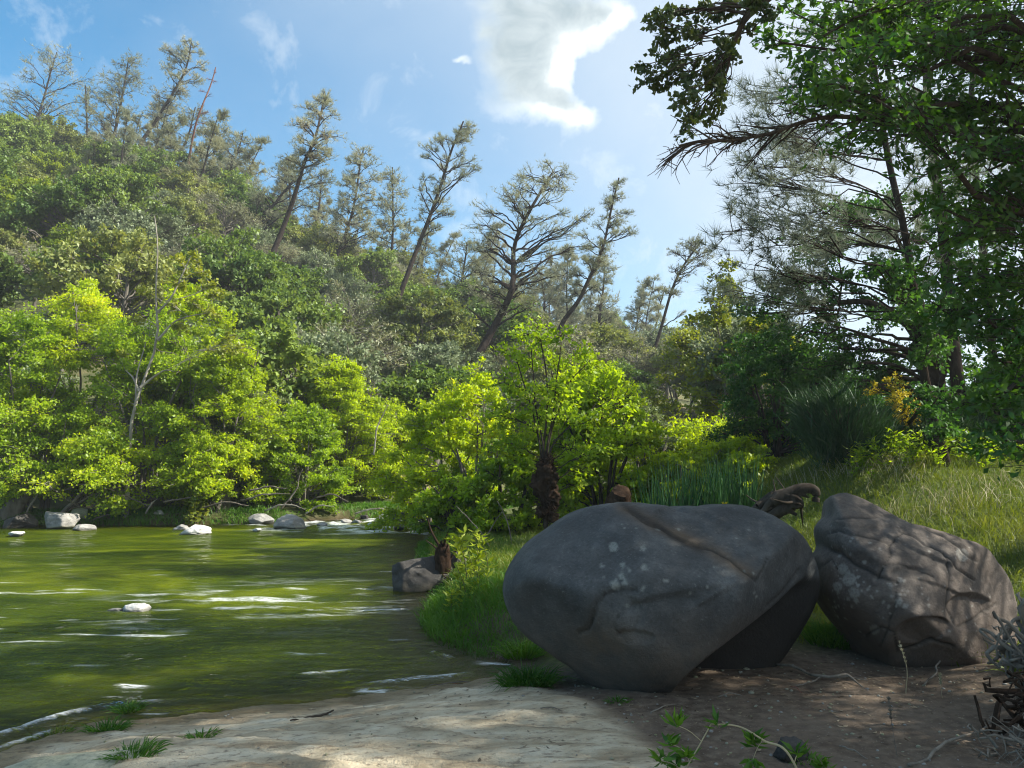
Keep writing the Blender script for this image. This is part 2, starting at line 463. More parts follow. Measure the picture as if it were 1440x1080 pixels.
turf = ramp(nt, nB, [(.3, (.035, .05, .012)), (.7, (.10, .13, .03))])
hillc = ramp(nt, noise(nt, co, .35, 6, .6), [(.35, (.035, .045, .02)), (.55, (.08, .09, .035)), (.72, (.25, .2, .11))])
turf = mixc(nt, attr(nt, 'far'), turf, hillc)
base = mixc(nt, attr(nt, 'green'), base, turf)
bedc = ramp(nt, noise(nt, co, 1.1, 5, .6, .8), [(.3, (.04, .055, .004)), (.5, (.11, .125, .008)), (.7, (.22, .22, .02))])
wetb = mixc(nt, 1.0, base, (.46, .41, .34), 'MULTIPLY')
base = mixc(nt, attr(nt, 'wet'), base, wetb)
base = mixc(nt, attr(nt, 'deep'), base, bedc)
p = N(nt, 'ShaderNodeBsdfPrincipled'); lk(nt, base, p.inputs['Base Color'])
lk(nt, math_(nt, 'SUBTRACT', .92, math_(nt, 'MULTIPLY', attr(nt, 'wet'), .45)), p.inputs['Roughness'])
p.inputs['Specular IOR Level'].default_value = .25
hgt = math_(nt, 'ADD', math_(nt, 'MULTIPLY', nB, .6), math_(nt, 'ADD', math_(nt, 'MULTIPLY', nC, .25), math_(nt, 'MULTIPLY', nV, .5)))
b = N(nt, 'ShaderNodeBump', i_Strength=1.0, i_Distance=.035); lk(nt, hgt, b.inputs['Height']); lk(nt, b.outputs[0], p.inputs['Normal'])
lk(nt, p.outputs[0], out.inputs[0])
me = g.mesh('ground', m, True, {'slab': slab.ravel(), 'green': green.ravel(), 'wet': wet.ravel(), 'deep': deep.ravel(), 'far': sstep(Y, 18, 24).ravel()})
tag(link('ground', me), kind='structure')

# ------------------------------------------------------------------ river
wx = axis(-75, 30, -5.0, .4, .035, 1.03); wy = axis(-12, 42, 4.0, 12, .03, 1.012)
WX, WY = np.meshgrid(wx, wy)
shw = shore(WX, WY)
riffle = np.exp(-((WY-9.6-.22*(WX+2))/1.15)**2)*sstep(WX, -5.5, -3.2)*sstep(-WX, 1.0, 2.0)
rapid = sstep(WY+.35*WX, 15.9, 17.3)*sstep(WX, -7.8, -6.0)
chop = n2(WX*.9, WY*2.2, 1.0, 3, 31)
fx, fy = WX+.25*n2(WX, WY, .6, 2, 35), WY+.25*n2(WX, WY, .6, 2, 36)
WAV = .022*n2(fx*.7, fy*2.4, 1.3, 4, 30)+.018*n2(fx*.8, fy*1.7, 3.2, 3, 37)*np.clip(sstep(-WY, -13, -4)+.25, 0, 1)
WAV += riffle*.035*n2(fx*.8, fy*2.0, 2.8, 3, 38)+rapid*.11*n2(fx, fy*1.5, 1.7, 3, 39)
shf = np.clip(-shw+.22*n2(WX, WY, .7, 2, 81)+.05*n2(WX, WY, 3, 2, 82), 0, 3)                                # small swells running along the near shore
lap = sum(a*np.exp(-((shf-d0-.10*n2(WX, WY, .55, 2, 40+i))/w_)**2)*sstep(n2(WX, WY, .9, 2, 50+i), -.25, .25) *(1 if i < 2 else sstep(-WX, 1.0, 1.5)) for i, (d0, w_, a) in enumerate([(.10, .028, .018), (.34, .035, .022), (.75, .045, .018), (1.35, .04, .010)]))
lap = lap*(WY < 7)*sstep(WX, -4, -3)
WAV = (WAV+lap)*sstep(-shw, -.05, .25)
froth_glint = np.clip(riffle*.7*sstep(n2(fx*.6, fy*2.4, 2.6, 3, 38), .08, .4)+rapid*sstep(n2(fx*.7, fy*2.0, 2.2, 3, 60), -.15, .35), 0, 1)
froth_glint = np.clip(froth_glint+.7*sstep(lap, .010, .018)*sstep(n2(fx, fy, 5.5, 3, 91), -.3, .1)+sstep(n2(fx*.45, fy*2.6, 2.4, 3, 71), .42, .55)*.75*sstep(-WY, -17, -5), 0, 1)  # sky reflections on the shore wavelets painted white along with the foam
shal = sstep(-shw, -.1, 2.0)
g = Geo(); ix = np.arange(WX.size).reshape(WX.shape)
g.add(np.stack([WX, WY, WZ+WAV], -1), np.stack([ix[:-1, :-1], ix[:-1, 1:], ix[1:, 1:], ix[1:, :-1]], -1).reshape(-1, 4))
m, nt, out = new_mat('river_water')
co = geoco(nt)
r1 = noise(nt, co, 5.5, 4, .6, .5, stretch=(.55, 1.5, 1)); r2 = noise(nt, co, 22, 3, .6, .3, stretch=(.6, 1.4, 1))
hh = math_(nt, 'ADD', r1, math_(nt, 'MULTIPLY', r2, .3))
b = N(nt, 'ShaderNodeBump', i_Strength=1.0, i_Distance=.075); lk(nt, hh, b.inputs['Height'])
murk = ramp(nt, noise(nt, co, .5, 4, .6, .6, stretch=(.7, 1.2, 1)), [(.3, (.014, .030, .002)), (.5, (.052, .078, .003)), (.68, (.155, .19, .006))])
df = N(nt, 'ShaderNodeBsdfDiffuse'); lk(nt, murk, df.inputs[0])
tr = N(nt, 'ShaderNodeBsdfTransparent'); tr.inputs[0].default_value = (.80, .84, .42, 1)
body = N(nt, 'ShaderNodeMixShader'); lk(nt, math_(nt, 'MULTIPLY', attr(nt, 'shal'), .72), body.inputs[0]); lk(nt, tr.outputs[0], body.inputs[1]); lk(nt, df.outputs[0], body.inputs[2])
gl = N(nt, 'ShaderNodeBsdfGlossy', i_Roughness=.02); lk(nt, b.outputs[0], gl.inputs['Normal'])
fr = N(nt, 'ShaderNodeFresnel', i_IOR=1.33); lk(nt, b.outputs[0], fr.inputs['Normal'])
s1 = N(nt, 'ShaderNodeMixShader'); lk(nt, fr.outputs[0], s1.inputs[0]); lk(nt, body.outputs[0], s1.inputs[1]); lk(nt, gl.outputs[0], s1.inputs[2])
fo = N(nt, 'ShaderNodeBsdfPrincipled', i_Roughness=.35); fo.inputs['Base Color'].default_value = (.78, .82, .84, 1); lk(nt, b.outputs[0], fo.inputs['Normal'])
fm = math_(nt, 'MULTIPLY', attr(nt, 'froth_glint'), ramp(nt, noise(nt, co, 16, 4, .7, .6, stretch=(.45, 1.5, 1)), [(.36, (0, 0, 0)), (.58, (1, 1, 1))]))
s2 = N(nt, 'ShaderNodeMixShader'); lk(nt, fm, s2.inputs[0]); lk(nt, s1.outputs[0], s2.inputs[1]); lk(nt, fo.outputs[0], s2.inputs[2])
lk(nt, s2.outputs[0], out.inputs[0])
me = g.mesh('river_water', m, True, {'froth_glint': froth_glint.ravel(), 'shal': shal.ravel()})
tag(link('river_water', me), kind='structure')

# ------------------------------------------------------------------ rocks
def ico(sub):
    bm = bmesh.new(); bmesh.ops.create_icosphere(bm, subdivisions=sub, radius=1)
    bm.verts.ensure_lookup_table()
    V = np.array([v.co[:] for v in bm.verts]); Fc = np.array([[v.index for v in f.verts] for f in bm.faces])
    bm.free(); return nrm(V), Fc
ICO = {k: ico(k) for k in (4, 5, 7)}

def rock_mat(name, cols, brown=(.16, .11, .06), lichen=(.42, .43, .36), bump=.6, scale=5):
    m, nt, out = new_mat(name)
    co = geoco(nt)
    a_ = noise(nt, co, scale, 8, .65); b_ = noise(nt, co, scale*9, 5, .7); c_ = noise(nt, co, scale*.35, 3, .5)
    col = ramp(nt, math_(nt, 'ADD', math_(nt, 'MULTIPLY', a_, .6), math_(nt, 'MULTIPLY', c_, .4)), [(.32, cols[0]), (.5, cols[1]), (.68, cols[2])])
    col = mixc(nt, ramp(nt, b_, [(.35, (.8, .8, .8)), (.52, (0, 0, 0))]), col, mixc(nt, .5, col, (.02, .02, .02)))
    col = mixc(nt, ramp(nt, b_, [(.60, (0, 0, 0)), (.74, (.45, .45, .45))]), col, lichen)
    bf = math_(nt, 'MULTIPLY', attr(nt, 'brown'), ramp(nt, a_, [(.3, (.35, .35, .35)), (.6, (1, 1, 1))]))
    col = mixc(nt, bf, col, brown)
    lf = math_(nt, 'MULTIPLY', attr(nt, 'lichen'), ramp(nt, b_, [(.3, (.2, .2, .2)), (.5, (1, 1, 1))]))
    col = mixc(nt, lf, col, lichen)
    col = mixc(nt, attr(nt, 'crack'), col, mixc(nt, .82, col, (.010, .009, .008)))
    p = N(nt, 'ShaderNodeBsdfPrincipled', i_Roughness=.78); p.inputs['Specular IOR Level'].default_value = .35
    lk(nt, col, p.inputs['Base Color'])
    h = math_(nt, 'ADD', a_, math_(nt, 'MULTIPLY', b_, .35))
    b = N(nt, 'ShaderNodeBump', i_Strength=bump, i_Distance=.02); lk(nt, h, b.inputs['Height']); lk(nt, b.outputs[0], p.inputs['Normal'])
    lk(nt, p.outputs[0], out.inputs[0]); return m

def dist_poly(x, z, pts):
    pts = np.asarray(pts); d = np.full(x.shape, 1e9)
    for a, b in zip(pts[:-1], pts[1:]):
        e = b-a; t = np.clip(((x-a[0])*e[0]+(z-a[1])*e[1])/(e@e+1e-9), 0, 1)
        d = np.minimum(d, np.hypot(x-a[0]-t*e[0], z-a[1]-t*e[1]))
    return d

def boulder(outline, cen, Yc, front, back, planes, cracks, features, lich, p=2.4, seed=0, noise_a=.03, brownf=None, soft=40, hollow=None, crackk=1.0):
    V, Fc = ICO[7]
    c = at(cen[0], cen[1], Yc)
    O = np.array([at(x, y, Yc) for x, y in outline])-c
    th = np.arctan2(O[:, 2], O[:, 0]); rr = np.hypot(O[:, 0], O[:, 2])
    k = np.argsort(th); th, rr = th[k], rr[k]
    grid = np.linspace(-math.pi, math.pi, 721)[:-1]
    s = np.interp(grid, np.concatenate([th-2*math.pi, th, th+2*math.pi]), np.tile(rr, 3))
    ker = np.exp(-np.linspace(-2, 2, 15)**2); ker /= ker.sum()
    s = np.convolve(np.tile(s, 3), ker, 'same')[720:1440]
    T = np.arctan2(V[:, 2], V[:, 0]); sv = np.interp(T, np.append(grid, math.pi), np.append(s, s[0]))
    rho = np.hypot(V[:, 0], V[:, 2]); D = np.where(V[:, 1] < 0, front, back)
    r = ((rho/sv)**p+(np.abs(V[:, 1])/D)**p)**(-1/p)
    for pl in planes:                        # flat faces of the stone
        a, b_, d = [np.asarray(q)-c for q in pl]
        n = np.cross(b_-a, d-a); n /= np.linalg.norm(n)
        if n@a < 0: n = -n
        dn = V@n; rp = np.where(dn > .02, (n@a)/np.maximum(dn, .02), 1e3)
        r = -np.log(np.exp(-soft*np.minimum(r, 20))+np.exp(-soft*np.minimum(rp, 20)))/soft
    P = V*r[:, None]
    r = r+noise_a*fbm(P*1.9+seed, 4, seed)+noise_a*.33*fbm(P*8+seed, 4, seed+5)+noise_a*.10*fbm(P*30, 3, seed+9)
    P = V*r[:, None]
    frontw = sstep(-V[:, 1], -.05, .2)
    # the picture plane of the boulder: x and z over the centre, scaled to the depth of the surface
    sc = Yc/(Yc+P[:, 1])
    x, z = (P[:, 0]+c[0])*sc-c[0], (P[:, 2]+c[2]-CAMZ)*sc+CAMZ-c[2]
    W = .012*fbm(np.stack([x*9, z*9, x*0], -1), 3, seed+3)
    crack = np.zeros(len(V)); dis = np.zeros(len(V))
    for pts, w, dep in cracks:
        dep *= crackk
        q = np.array([at(a, b_, Yc)-c for a, b_ in pts])[:, [0, 2]]
        d = dist_poly(x+W, z+W*1.3, q)
        gss = np.exp(-(d/w)**2)*frontw
        crack = np.maximum(crack, np.exp(-(d/(w*.7))**2)*frontw); dis -= dep*gss
    for kind, px, py, rx, rz_, amt, rot in features:
        q = at(px, py, Yc)-c; dx, dz = x+W-q[0], z+W-q[2]; ca, sa = math.cos(rot), math.sin(rot)
        u, w_ = (dx*ca+dz*sa)/rx, (-dx*sa+dz*ca)/rz_
        rr_ = np.sqrt(u*u+w_*w_)
        if kind == 'scoop':                  # sharp upper lip, fading below
            dis -= amt*sstep(-rr_, -1.0, -.82)*(0.35+.65*sstep(w_, -1, .6))*frontw
        elif kind == 'bump': dis += amt*np.exp(-rr_**2*1.5)*frontw
        elif kind == 'step': dis += amt*sstep(w_, -.12, .12)*sstep(-np.abs(u), -1.1, -.8)*frontw*np.exp(-np.maximum(w_, 0)*.5)
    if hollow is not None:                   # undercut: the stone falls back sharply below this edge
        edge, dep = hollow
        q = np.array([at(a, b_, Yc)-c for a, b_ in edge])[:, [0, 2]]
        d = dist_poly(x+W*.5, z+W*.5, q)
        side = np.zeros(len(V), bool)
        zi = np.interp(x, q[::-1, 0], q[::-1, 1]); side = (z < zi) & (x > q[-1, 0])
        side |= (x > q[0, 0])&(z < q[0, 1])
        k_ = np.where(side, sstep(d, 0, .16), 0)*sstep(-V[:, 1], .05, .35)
        dis -= dep*k_; crack = np.maximum(crack, np.where(side, sstep(d, 0, .07), 0)*sstep(-V[:, 1], -.45, -.15)*1.1)  # shade under the overhang painted near-black into the same mask as the cracks
    r = r+dis
    P = V*r[:, None]
    li = np.zeros(len(V))
    for px, py, rad in lich:
        q = at(px, py, Yc)-c; d = np.hypot(x-q[0]+W*.6, z-q[2]+W*.6)/(rad/F*Yc)
        li = np.maximum(li, sstep(-d, -1.05, -.8)*frontw)
    br = np.zeros(len(V)) if brownf is None else brownf(x, z, P, c, Yc)
    g = Geo(); g.add(P, None, Fc)
    return g, c, {'crack': np.clip(crack*.95, 0, 1), 'lichen': li*.62, 'brown': br}

YB = 5.75
def A(px, py, dy): return at(px, py, YB+dy)
out1 = [(706, 832), (709, 808), (720, 788), (738, 768), (768, 746), (795, 726), (815, 717), (850, 709), (890, 706), (915, 708), (945, 713), (985, 713), (1020, 711), (1050, 714), (1078, 722),
        (1100, 734), (1122, 752), (1138, 776), (1149, 803), (1150, 830), (1146, 860), (1136, 888), (1118, 915), (1085, 945), (1020, 965), (960, 968), (900, 968), (855, 962), (822, 950), (792, 925), (765, 908), (738, 890), (718, 868)]
planes1 = [(A(1149, 812, -.18), A(1045, 888, -.70), A(1140, 925, .40)),
           (A(1060, 800, -.70), A(1100, 740, -.30), A(880, 712, -.25)),
           (A(1060, 812, -.74), A(1150, 800, -.10), A(1085, 900, -.55)),
           (A(760, 780, -.42), A(860, 820, -.80), A(880, 718, -.30)),
           (A(720, 850, -.30), A(840, 860, -.80), A(850, 950, -.55))]
cr1 = [([(884, 722), (915, 742), (950, 758), (1000, 775), (1035, 796), (1062, 818)], .013, .013),
       ([(876, 712), (905, 730), (945, 757), (985, 773)], .045, .013),
       ([(1062, 818), (1072, 800), (1078, 785)], .008, .006),
       ([(893, 832), (868, 830), (848, 836), (838, 850), (834, 868), (826, 886), (814, 890)], .014, .026),
       ([(1125, 798), (1100, 832), (1078, 852)], .012, .010),
       ([(868, 868), (862, 884), (870, 895)], .008, .012)]
ft1 = [('scoop', 893, 896, .15, .055, .030, -.08), ('scoop', 872, 864, .19, .17, .020, -.3), ('scoop', 930, 850, .30, .06, .012, .12),
       ('bump', 905, 780, .6, .35, .05, -.4), ('step', 950, 835, .35, .10, .014, .2), ('step', 1010, 835, .2, .08, .012, .5),
       ('bump', 1040, 760, .25, .15, .02, -.5), ('scoop', 975, 740, .3, .12, .018, -.3), ('step', 860, 755, .25, .12, .010, -.4), ('scoop', 780, 850, .22, .2, .012, .3)]
rl = random.Random(4)
li1 = [(866, 773, 7), (865, 824, 7), (877, 812, 5), (878, 797, 4), (880, 820, 4), (908, 800, 4), (905, 829, 3.5), (936, 818, 3), (906, 776, 3.5), (849, 797, 3), (888, 803, 2.5), (925, 748, 3), (970, 834, 3), (882, 853, 2.5), (868, 818, 3)]
li1 += [(rl.uniform(840, 1080), rl.uniform(735, 860), rl.uniform(.8, 2.0)) for _ in range(22)]
def br1(x, z, P, c, Yc):
    low = sstep(-z, -.05, .45)*.55
    q = at(850, 905, Yc)-c; o = np.exp(-(((x-q[0])/.32)**2+((z-q[2])/.16)**2))*.8
    band = np.exp(-(dist_poly(x, z, np.array([at(a, b_, Yc)-c for a, b_ in [(878, 716), (930, 745), (985, 768), (1050, 805)]])[:, [0, 2]])/.055)**2)*.8
    return np.clip(np.maximum(np.maximum(low, o), band)+.15*fbm(P*3, 3, 77), 0, 1)
m1 = rock_mat('blue_grey_stone', [(.026, .029, .031), (.055, .060, .063), (.112, .117, .117)], (.105, .070, .040), (.24, .26, .24), 1.0, 6)
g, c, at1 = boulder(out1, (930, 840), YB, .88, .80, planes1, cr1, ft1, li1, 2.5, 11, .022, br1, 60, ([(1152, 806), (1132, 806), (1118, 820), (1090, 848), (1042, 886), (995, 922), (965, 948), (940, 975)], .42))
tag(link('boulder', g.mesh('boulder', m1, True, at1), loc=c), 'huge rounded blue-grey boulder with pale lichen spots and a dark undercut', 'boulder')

YB2 = 6.0
def B_(px, py, dy): return at(px, py, YB2+dy)
out2 = [(1174, 698), (1195, 692), (1222, 700), (1250, 718), (1283, 735), (1310, 742), (1345, 758), (1385, 775), (1402, 795), (1424, 818), (1432, 850), (1425, 890), (1400, 930), (1350, 955), (1290, 965), (1240, 958), (1215, 930), (1192, 898),
        (1172, 870), (1155, 842), (1147, 812), (1152, 790), (1163, 770), (1158, 745), (1170, 728), (1172, 712)]
planes2 = [(B_(1180, 720, -.15), B_(1300, 745, -.1), B_(1260, 800, -.62)), (B_(1400, 790, -.05), B_(1300, 850, -.66), B_(1420, 880, -.1)),
           (B_(1300, 770, -.35), B_(1390, 790, -.2), B_(1300, 860, -.66)), (B_(1150, 830, -.05), B_(1215, 850, -.58), B_(1190, 760, -.32)),
           (B_(1230, 900, -.50), B_(1330, 900, -.55), B_(1280, 950, -.25)), (B_(1160, 850, 0), B_(1240, 880, -.55), B_(1240, 950, -.1))]
cr2 = [([(1158, 752), (1178, 745), (1200, 750), (1228, 757), (1248, 765), (1252, 780), (1240, 800), (1232, 815)], .012, .030),
       ([(1165, 770), (1190, 782), (1214, 800), (1238, 812), (1262, 818)], .015, .032),
       ([(1172, 706), (1190, 708), (1205, 714)], .010, .018), ([(1160, 735), (1200, 728), (1235, 729), (1262, 722)], .010, .016),
       ([(1248, 768), (1270, 752), (1295, 765), (1320, 778), (1345, 800), (1370, 815)], .010, .022), ([(1240, 795), (1262, 792), (1290, 800), (1312, 812)], .010, .018),
       ([(1300, 745), (1330, 765), (1350, 778), (1372, 790)], .011, .018), ([(1262, 818), (1258, 850), (1250, 880), (1240, 905)], .010, .018),
       ([(1150, 800), (1170, 785), (1178, 800)], .009, .014), ([(1218, 893), (1240, 880), (1258, 890), (1262, 915)], .010, .018),
       ([(1325, 780), (1335, 810), (1330, 850), (1345, 885)], .010, .014), ([(1270, 912), (1310, 900), (1340, 908)], .014, .03), ([(1345, 885), (1375, 870), (1400, 850)], .010, .014)]
ft2 = [('bump', 1205, 775, .16, .07, .03, -.3), ('step', 1290, 775, .3, .08, .03, -.45), ('step', 1210, 740, .3, .07, .022, -.1), ('scoop', 1300, 885, .22, .10, .05, .1), ('bump', 1200, 850, .2, .2, .04, .2),
       ('bump', 1340, 770, .22, .06, .03, -.5), ('scoop', 1360, 860, .18, .15, .03, .2), ('step', 1340, 830, .3, .08, .02, -.3), ('bump', 1240, 905, .1, .08, .03, .2), ('scoop', 1275, 805, .15, .05, .02, .1)]
li2 = [(1186, 800, 8), (1195, 815, 10), (1180, 825, 7), (1205, 835, 7), (1266, 815, 4), (1230, 885, 7), (1352, 783, 8), (1262, 848, 5), (1272, 852, 4), (1345, 780, 5)]
li2 += [(rl.gauss(1192, 16), rl.gauss(825, 22), rl.uniform(1, 3)) for _ in range(70)]+[(rl.gauss(1262, 18), rl.gauss(838, 12), rl.uniform(.8, 2.2)) for _ in range(40)]+[(rl.uniform(1160, 1400), rl.uniform(710, 900), rl.uniform(.8, 1.8)) for _ in range(60)]
def br2(x, z, P, c, Yc): return np.clip(.45+.55*fbm(P*2.2, 3, 33)+.4*sstep(-z, 0, .4), 0, 1)
m2 = rock_mat('warm_grey_stone', [(.045, .038, .034), (.100, .086, .077), (.175, .152, .135)], (.11, .08, .06), (.30, .29, .26), .9, 7)
g, c, at2 = boulder(out2, (1285, 840), YB2, .78, .65, planes2, cr2, ft2, li2, 2.35, 23, .038, br2, 70, None, .62)
tag(link('boulder', g.mesh('boulder', m2, True, at2), loc=c), 'cracked brown-grey pointed boulder leaning on the right, next to the big rounded one', 'boulder')

M['rock_grey'] = rock_mat('river_stone_grey', [(.14, .14, .14), (.24, .235, .225), (.38, .37, .35)], (.2, .2, .08), (.5, .5, .45))
M['rock_pale'] = rock_mat('river_stone_pale', [(.38, .38, .36), (.52, .52, .5), (.66, .66, .64)], (.3, .28, .2), (.7, .7, .68), .3)
M['rock_dark'] = rock_mat('river_stone_dark', [(.018, .017, .016), (.042, .039, .036), (.09, .084, .078)], (.08, .07, .04), (.3, .3, .27))
M['rock_moss'] = rock_mat('river_stone_mossy', [(.16, .17, .12), (.27, .28, .2), (.42, .42, .33)], (.12, .14, .03), (.5, .5, .4))

def stone(px, py, wpx, hpx, mat, label, seed, dep=.8, onwater=True, ncut=11, sub=5, z0=None):
    """a stone whose foot is seen at (px, py)"""
    b = hit(px, py) if z0 is None else None
    rng = np.random.default_rng(seed)
    s = b[1]/F
    V, Fc = ICO[sub]
    r = np.ones(len(V))
    for _ in range(ncut):
        n = nrm(rng.normal(size=3)*np.array([1, 1, .8])); dd = rng.uniform(.42, .8)
        dn = V@n; rp = np.where(dn > .05, dd/np.maximum(dn, .05), 9); r = np.minimum(r, rp)
    P0 = V*r[:, None]
    P0 *= (1+.13*fbm(P0*2+seed, 3, seed)+.06*fbm(P0*6+seed, 4, seed))[:, None]
    mn, mx = P0.min(0), P0.max(0)
    P0 = (P0-(mn+mx)/2)/((mx-mn)/2)
    w, h = wpx*s/2, hpx*s
    P0 = P0*np.array([w, w*dep, h*.75])+np.array([0, w*dep*.6, h*.25])
    g = Geo(); g.add(P0, None, Fc)
    bm_ = np.clip(sstep(-P0[:, 2], -h*.35, h*.1)*.7, 0, 1)
    z = np.zeros(len(V))
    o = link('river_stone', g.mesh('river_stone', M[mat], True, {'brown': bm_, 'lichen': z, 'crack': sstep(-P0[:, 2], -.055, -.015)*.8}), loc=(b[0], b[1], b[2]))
    return tag(o, label, 'stone')

stone(76, 744, 58, 23, 'rock_grey', 'angular grey stone with a yellowish side under the leaning trunk on the far bank', 1)
stone(107, 733, 26, 19, 'rock_moss', 'round mossy stone behind the angular grey one on the far bank', 2)
stone(116, 746, 32, 8, 'rock_grey', 'low flat grey stone right of the angular one at the far edge', 3)
stone(22, 743, 44, 20, 'rock_dark', 'dark shaded stone at the far left water edge', 4)
stone(20, 754, 22, 6, 'rock_pale', 'tiny whitish stone awash near the left edge of the river', 5)
stone(270, 752, 46, 13, 'rock_pale', 'smooth whitish stone standing in the water by the far bank', 6, ncut=2)
stone(252, 746, 24, 8, 'rock_grey', 'small grey stone just behind the smooth whitish one', 7)
stone(364, 738, 38, 15, 'rock_grey', 'flat-topped blue-grey stone left of the rapids', 8)
stone(404, 744, 46, 20, 'rock_grey', 'domed grey stone at the left end of the rapids', 9, ncut=3)
stone(360, 748, 14, 5, 'rock_pale', 'tiny pale stone in front of the domed grey one', 10)
stone(536, 732, 18, 8, 'rock_grey', 'small brownish stone at the back of the rapids', 11)
stone(552, 735, 18, 9, 'rock_pale', 'pale stone in the middle of the rapids', 12)
stone(572, 738, 20, 9, 'rock_grey', 'grey stone at the right end of the rapids', 13)
stone(486, 736, 16, 6, 'rock_grey', 'low stone breaking the water early in the rapids', 14)
stone(588, 745, 15, 7, 'rock_dark', 'dark wet stone where the rapids meet the right bank', 15)
for _i, (_x, _y, _w, _h, _m, _l) in enumerate([(500, 737, 16, 6, 'rock_grey', 'low grey stone just left of the brownish one in the rapids'), (521, 741, 13, 6, 'rock_pale', 'small pale stone low in the middle of the rapids'), (562, 744, 18, 7, 'rock_grey', 'flat grey stone below the pale one in the rapids'),
        (512, 730, 12, 6, 'rock_dark', 'dark stone at the very back of the rapids'), (540, 747, 12, 5, 'rock_grey', 'small wet stone at the front of the rapids'), (584, 735, 14, 7, 'rock_pale', 'pale stone at the right back corner of the rapids'), (452, 741, 15, 6, 'rock_grey', 'small grey stone beside the domed one')]):
    stone(_x, _y, _w, _h, _m, _l, 60+_i)
stone(184, 862, 40, 11, 'rock_pale', 'half-sunken white stone in mid river with ripples around it', 16, ncut=3)
stone(160, 861, 20, 5, 'rock_grey', 'tiny submerged grey stone left of the half-sunken white one', 17)
stone(592, 829, 84, 44, 'rock_dark', 'dark angular stone at the near bank beside the rotten stump', 28, ncut=9)
stone(640, 806, 34, 30, 'rock_dark', 'small dark stone wedged behind the rotten stump', 21, ncut=6)
stone(222, 727, 16, 8, 'rock_grey', 'grey chip of rock lying on the grass of the far bank', 22)
stone(1118, 1076, 46, 26, 'rock_dark', 'small dark stone behind the leafy sprig on the dirt', 19)
stone(80, 1110, 190, 26, 'rock_moss', 'flat pale slab stone at the bottom left corner', 20, ncut=5)
# ------------------------------------------------------------------ hillside
def crown_clumps(rng, w, h, n, z0=.25, r=(.5, .9), flat=.75):
    """clumps over the shell of an uneven crown of width w, height h"""
    out = []
    for _ in range(n):
        d = nrm(rng.normal(size=3)); d[2] = abs(d[2])*1.1-.25
        k = rng.uniform(.45, 1)**.6
        c = np.array([d[0]*w/2*k, d[1]*w/2*k, h*z0+(h*(1-z0))*(.42+.52*d[2]*k)])
        rr = rng.uniform(*r)*w/6
        out.append((c, (rr, rr, rr*flat)))
    return out

hill_protos = []
def hill_proto(kind, mat, bark, n, nleaf, L, W, w, h, seed, z0=.2, flat=.75, up=.45, r=(.6, 1.05)):
    rng = np.random.default_rng(seed)
    lean = rng.normal(size=2)*.35
    wd, lf = grow(rng, [(0, 0, -.6), (lean[0]*.5, lean[1]*.5, h*.3), (lean[0], lean[1], h*.72)], .05*w*.55, .05, crown_clumps(rng, w, h, n, z0, r, flat),
                  twigs=6, nleaf=nleaf, L=L, W=W, up=up, trunk_n=7, sides=6, twig_r=.014)
    return (kind, wd.mesh('trunk', M[bark], True), lf.mesh('crown', M[mat]))
HP = {
 'oak': [hill_proto('oak', 'oak', 'bark_grey', 46, 330, .20, .13, 6.4, 6.0, s) for s in (1, 2, 3)],
 'olive': [hill_proto('olive', 'oak_olive', 'bark_grey', 44, 300, .19, .11, 6.0, 5.6, s) for s in (4, 5)],
 'grey': [hill_proto('grey', 'oak_grey', 'bark_grey', 40, 300, .17, .09, 5.2, 4.6, s, flat=.9, up=.2) for s in (6, 7)],
 'lime': [hill_proto('lime', 'hill_lime', 'bark_grey', 40, 320, .18, .12, 5.0, 5.0, s) for s in (8,)],
 'bare': [hill_proto('bare', 'pine_brown', 'bark_grey', 34, 110, .20, .05, 5.0, 5.6, s, r=(.7, 1.2), up=.1) for s in (9, 10)],
}
KN = {'oak': ('hillside_oak', 'dark green rounded oak', 'oak tree'), 'olive': ('hillside_shrub_tree', 'olive green shrubby tree', 'tree'), 'grey': ('grey_brush_tree', 'pale grey-green brush tree', 'tree'),
      'lime': ('bright_hillside_tree', 'bright yellow-green leafy tree', 'tree'), 'bare': ('thin_brown_tree', 'thin brownish half-bare tree', 'tree')}
rng = np.random.default_rng(77)
spots = []
y_ = 25.5
while y_ < 122:
    st = 3.1+y_*.030
    x0, x1 = -.74*y_, .40*y_
    for x_ in np.arange(x0, x1, st):
        xx, yy = x_+rng.uniform(-.42, .42)*st, y_+rng.uniform(-.42, .42)*st
        px, py = proj(xx, yy, 0)
        rp = np.interp(px, _px, _yr)
        if yy > rp+3 or shore(np.array([xx]), np.array([yy]))[0] < 3.0: continue
        z = gz(xx, yy); px, py = proj(xx, yy, z)
        if px > 1180: continue
        u = rng.random(); nz = float(n2(np.array([xx]), np.array([yy]), .06, 2, 21)[0])
        if px < 150 and py < 420: kind = 'oak' if u < .3 else 'lime' if u < .62 else 'olive'
        elif py > 430 and 300 < px < 480: kind = 'grey' if u < .6 else 'oak'
        elif px > 620: kind = 'grey' if u < .25 else 'bare' if u < .55 else 'olive' if u < .85 else 'oak'
        else: kind = 'oak' if u < .36+nz*.3 else 'olive' if u < .66 else 'grey' if u < .84 else 'bare'
        s = rng.uniform(.78, 1.3)*(.70+yy*.0042)
        if py < np.interp(px, _px, _sk)+26: s *= .62
        spots.append((kind, xx, yy, z, px, py, s))
    y_ += st*.86
TIER = [(330, 'high on the hillside'), (430, 'on the middle slope'), (2000, 'low on the slope')]
def tier(px, py):
    t = (py-np.interp(px, _px, _sk))/(600-np.interp(px, _px, _sk))
    return 'up along the ridge' if t < .12 else 'high on the hillside' if t < .38 else 'halfway up the hillside' if t < .62 else 'low behind the alders'
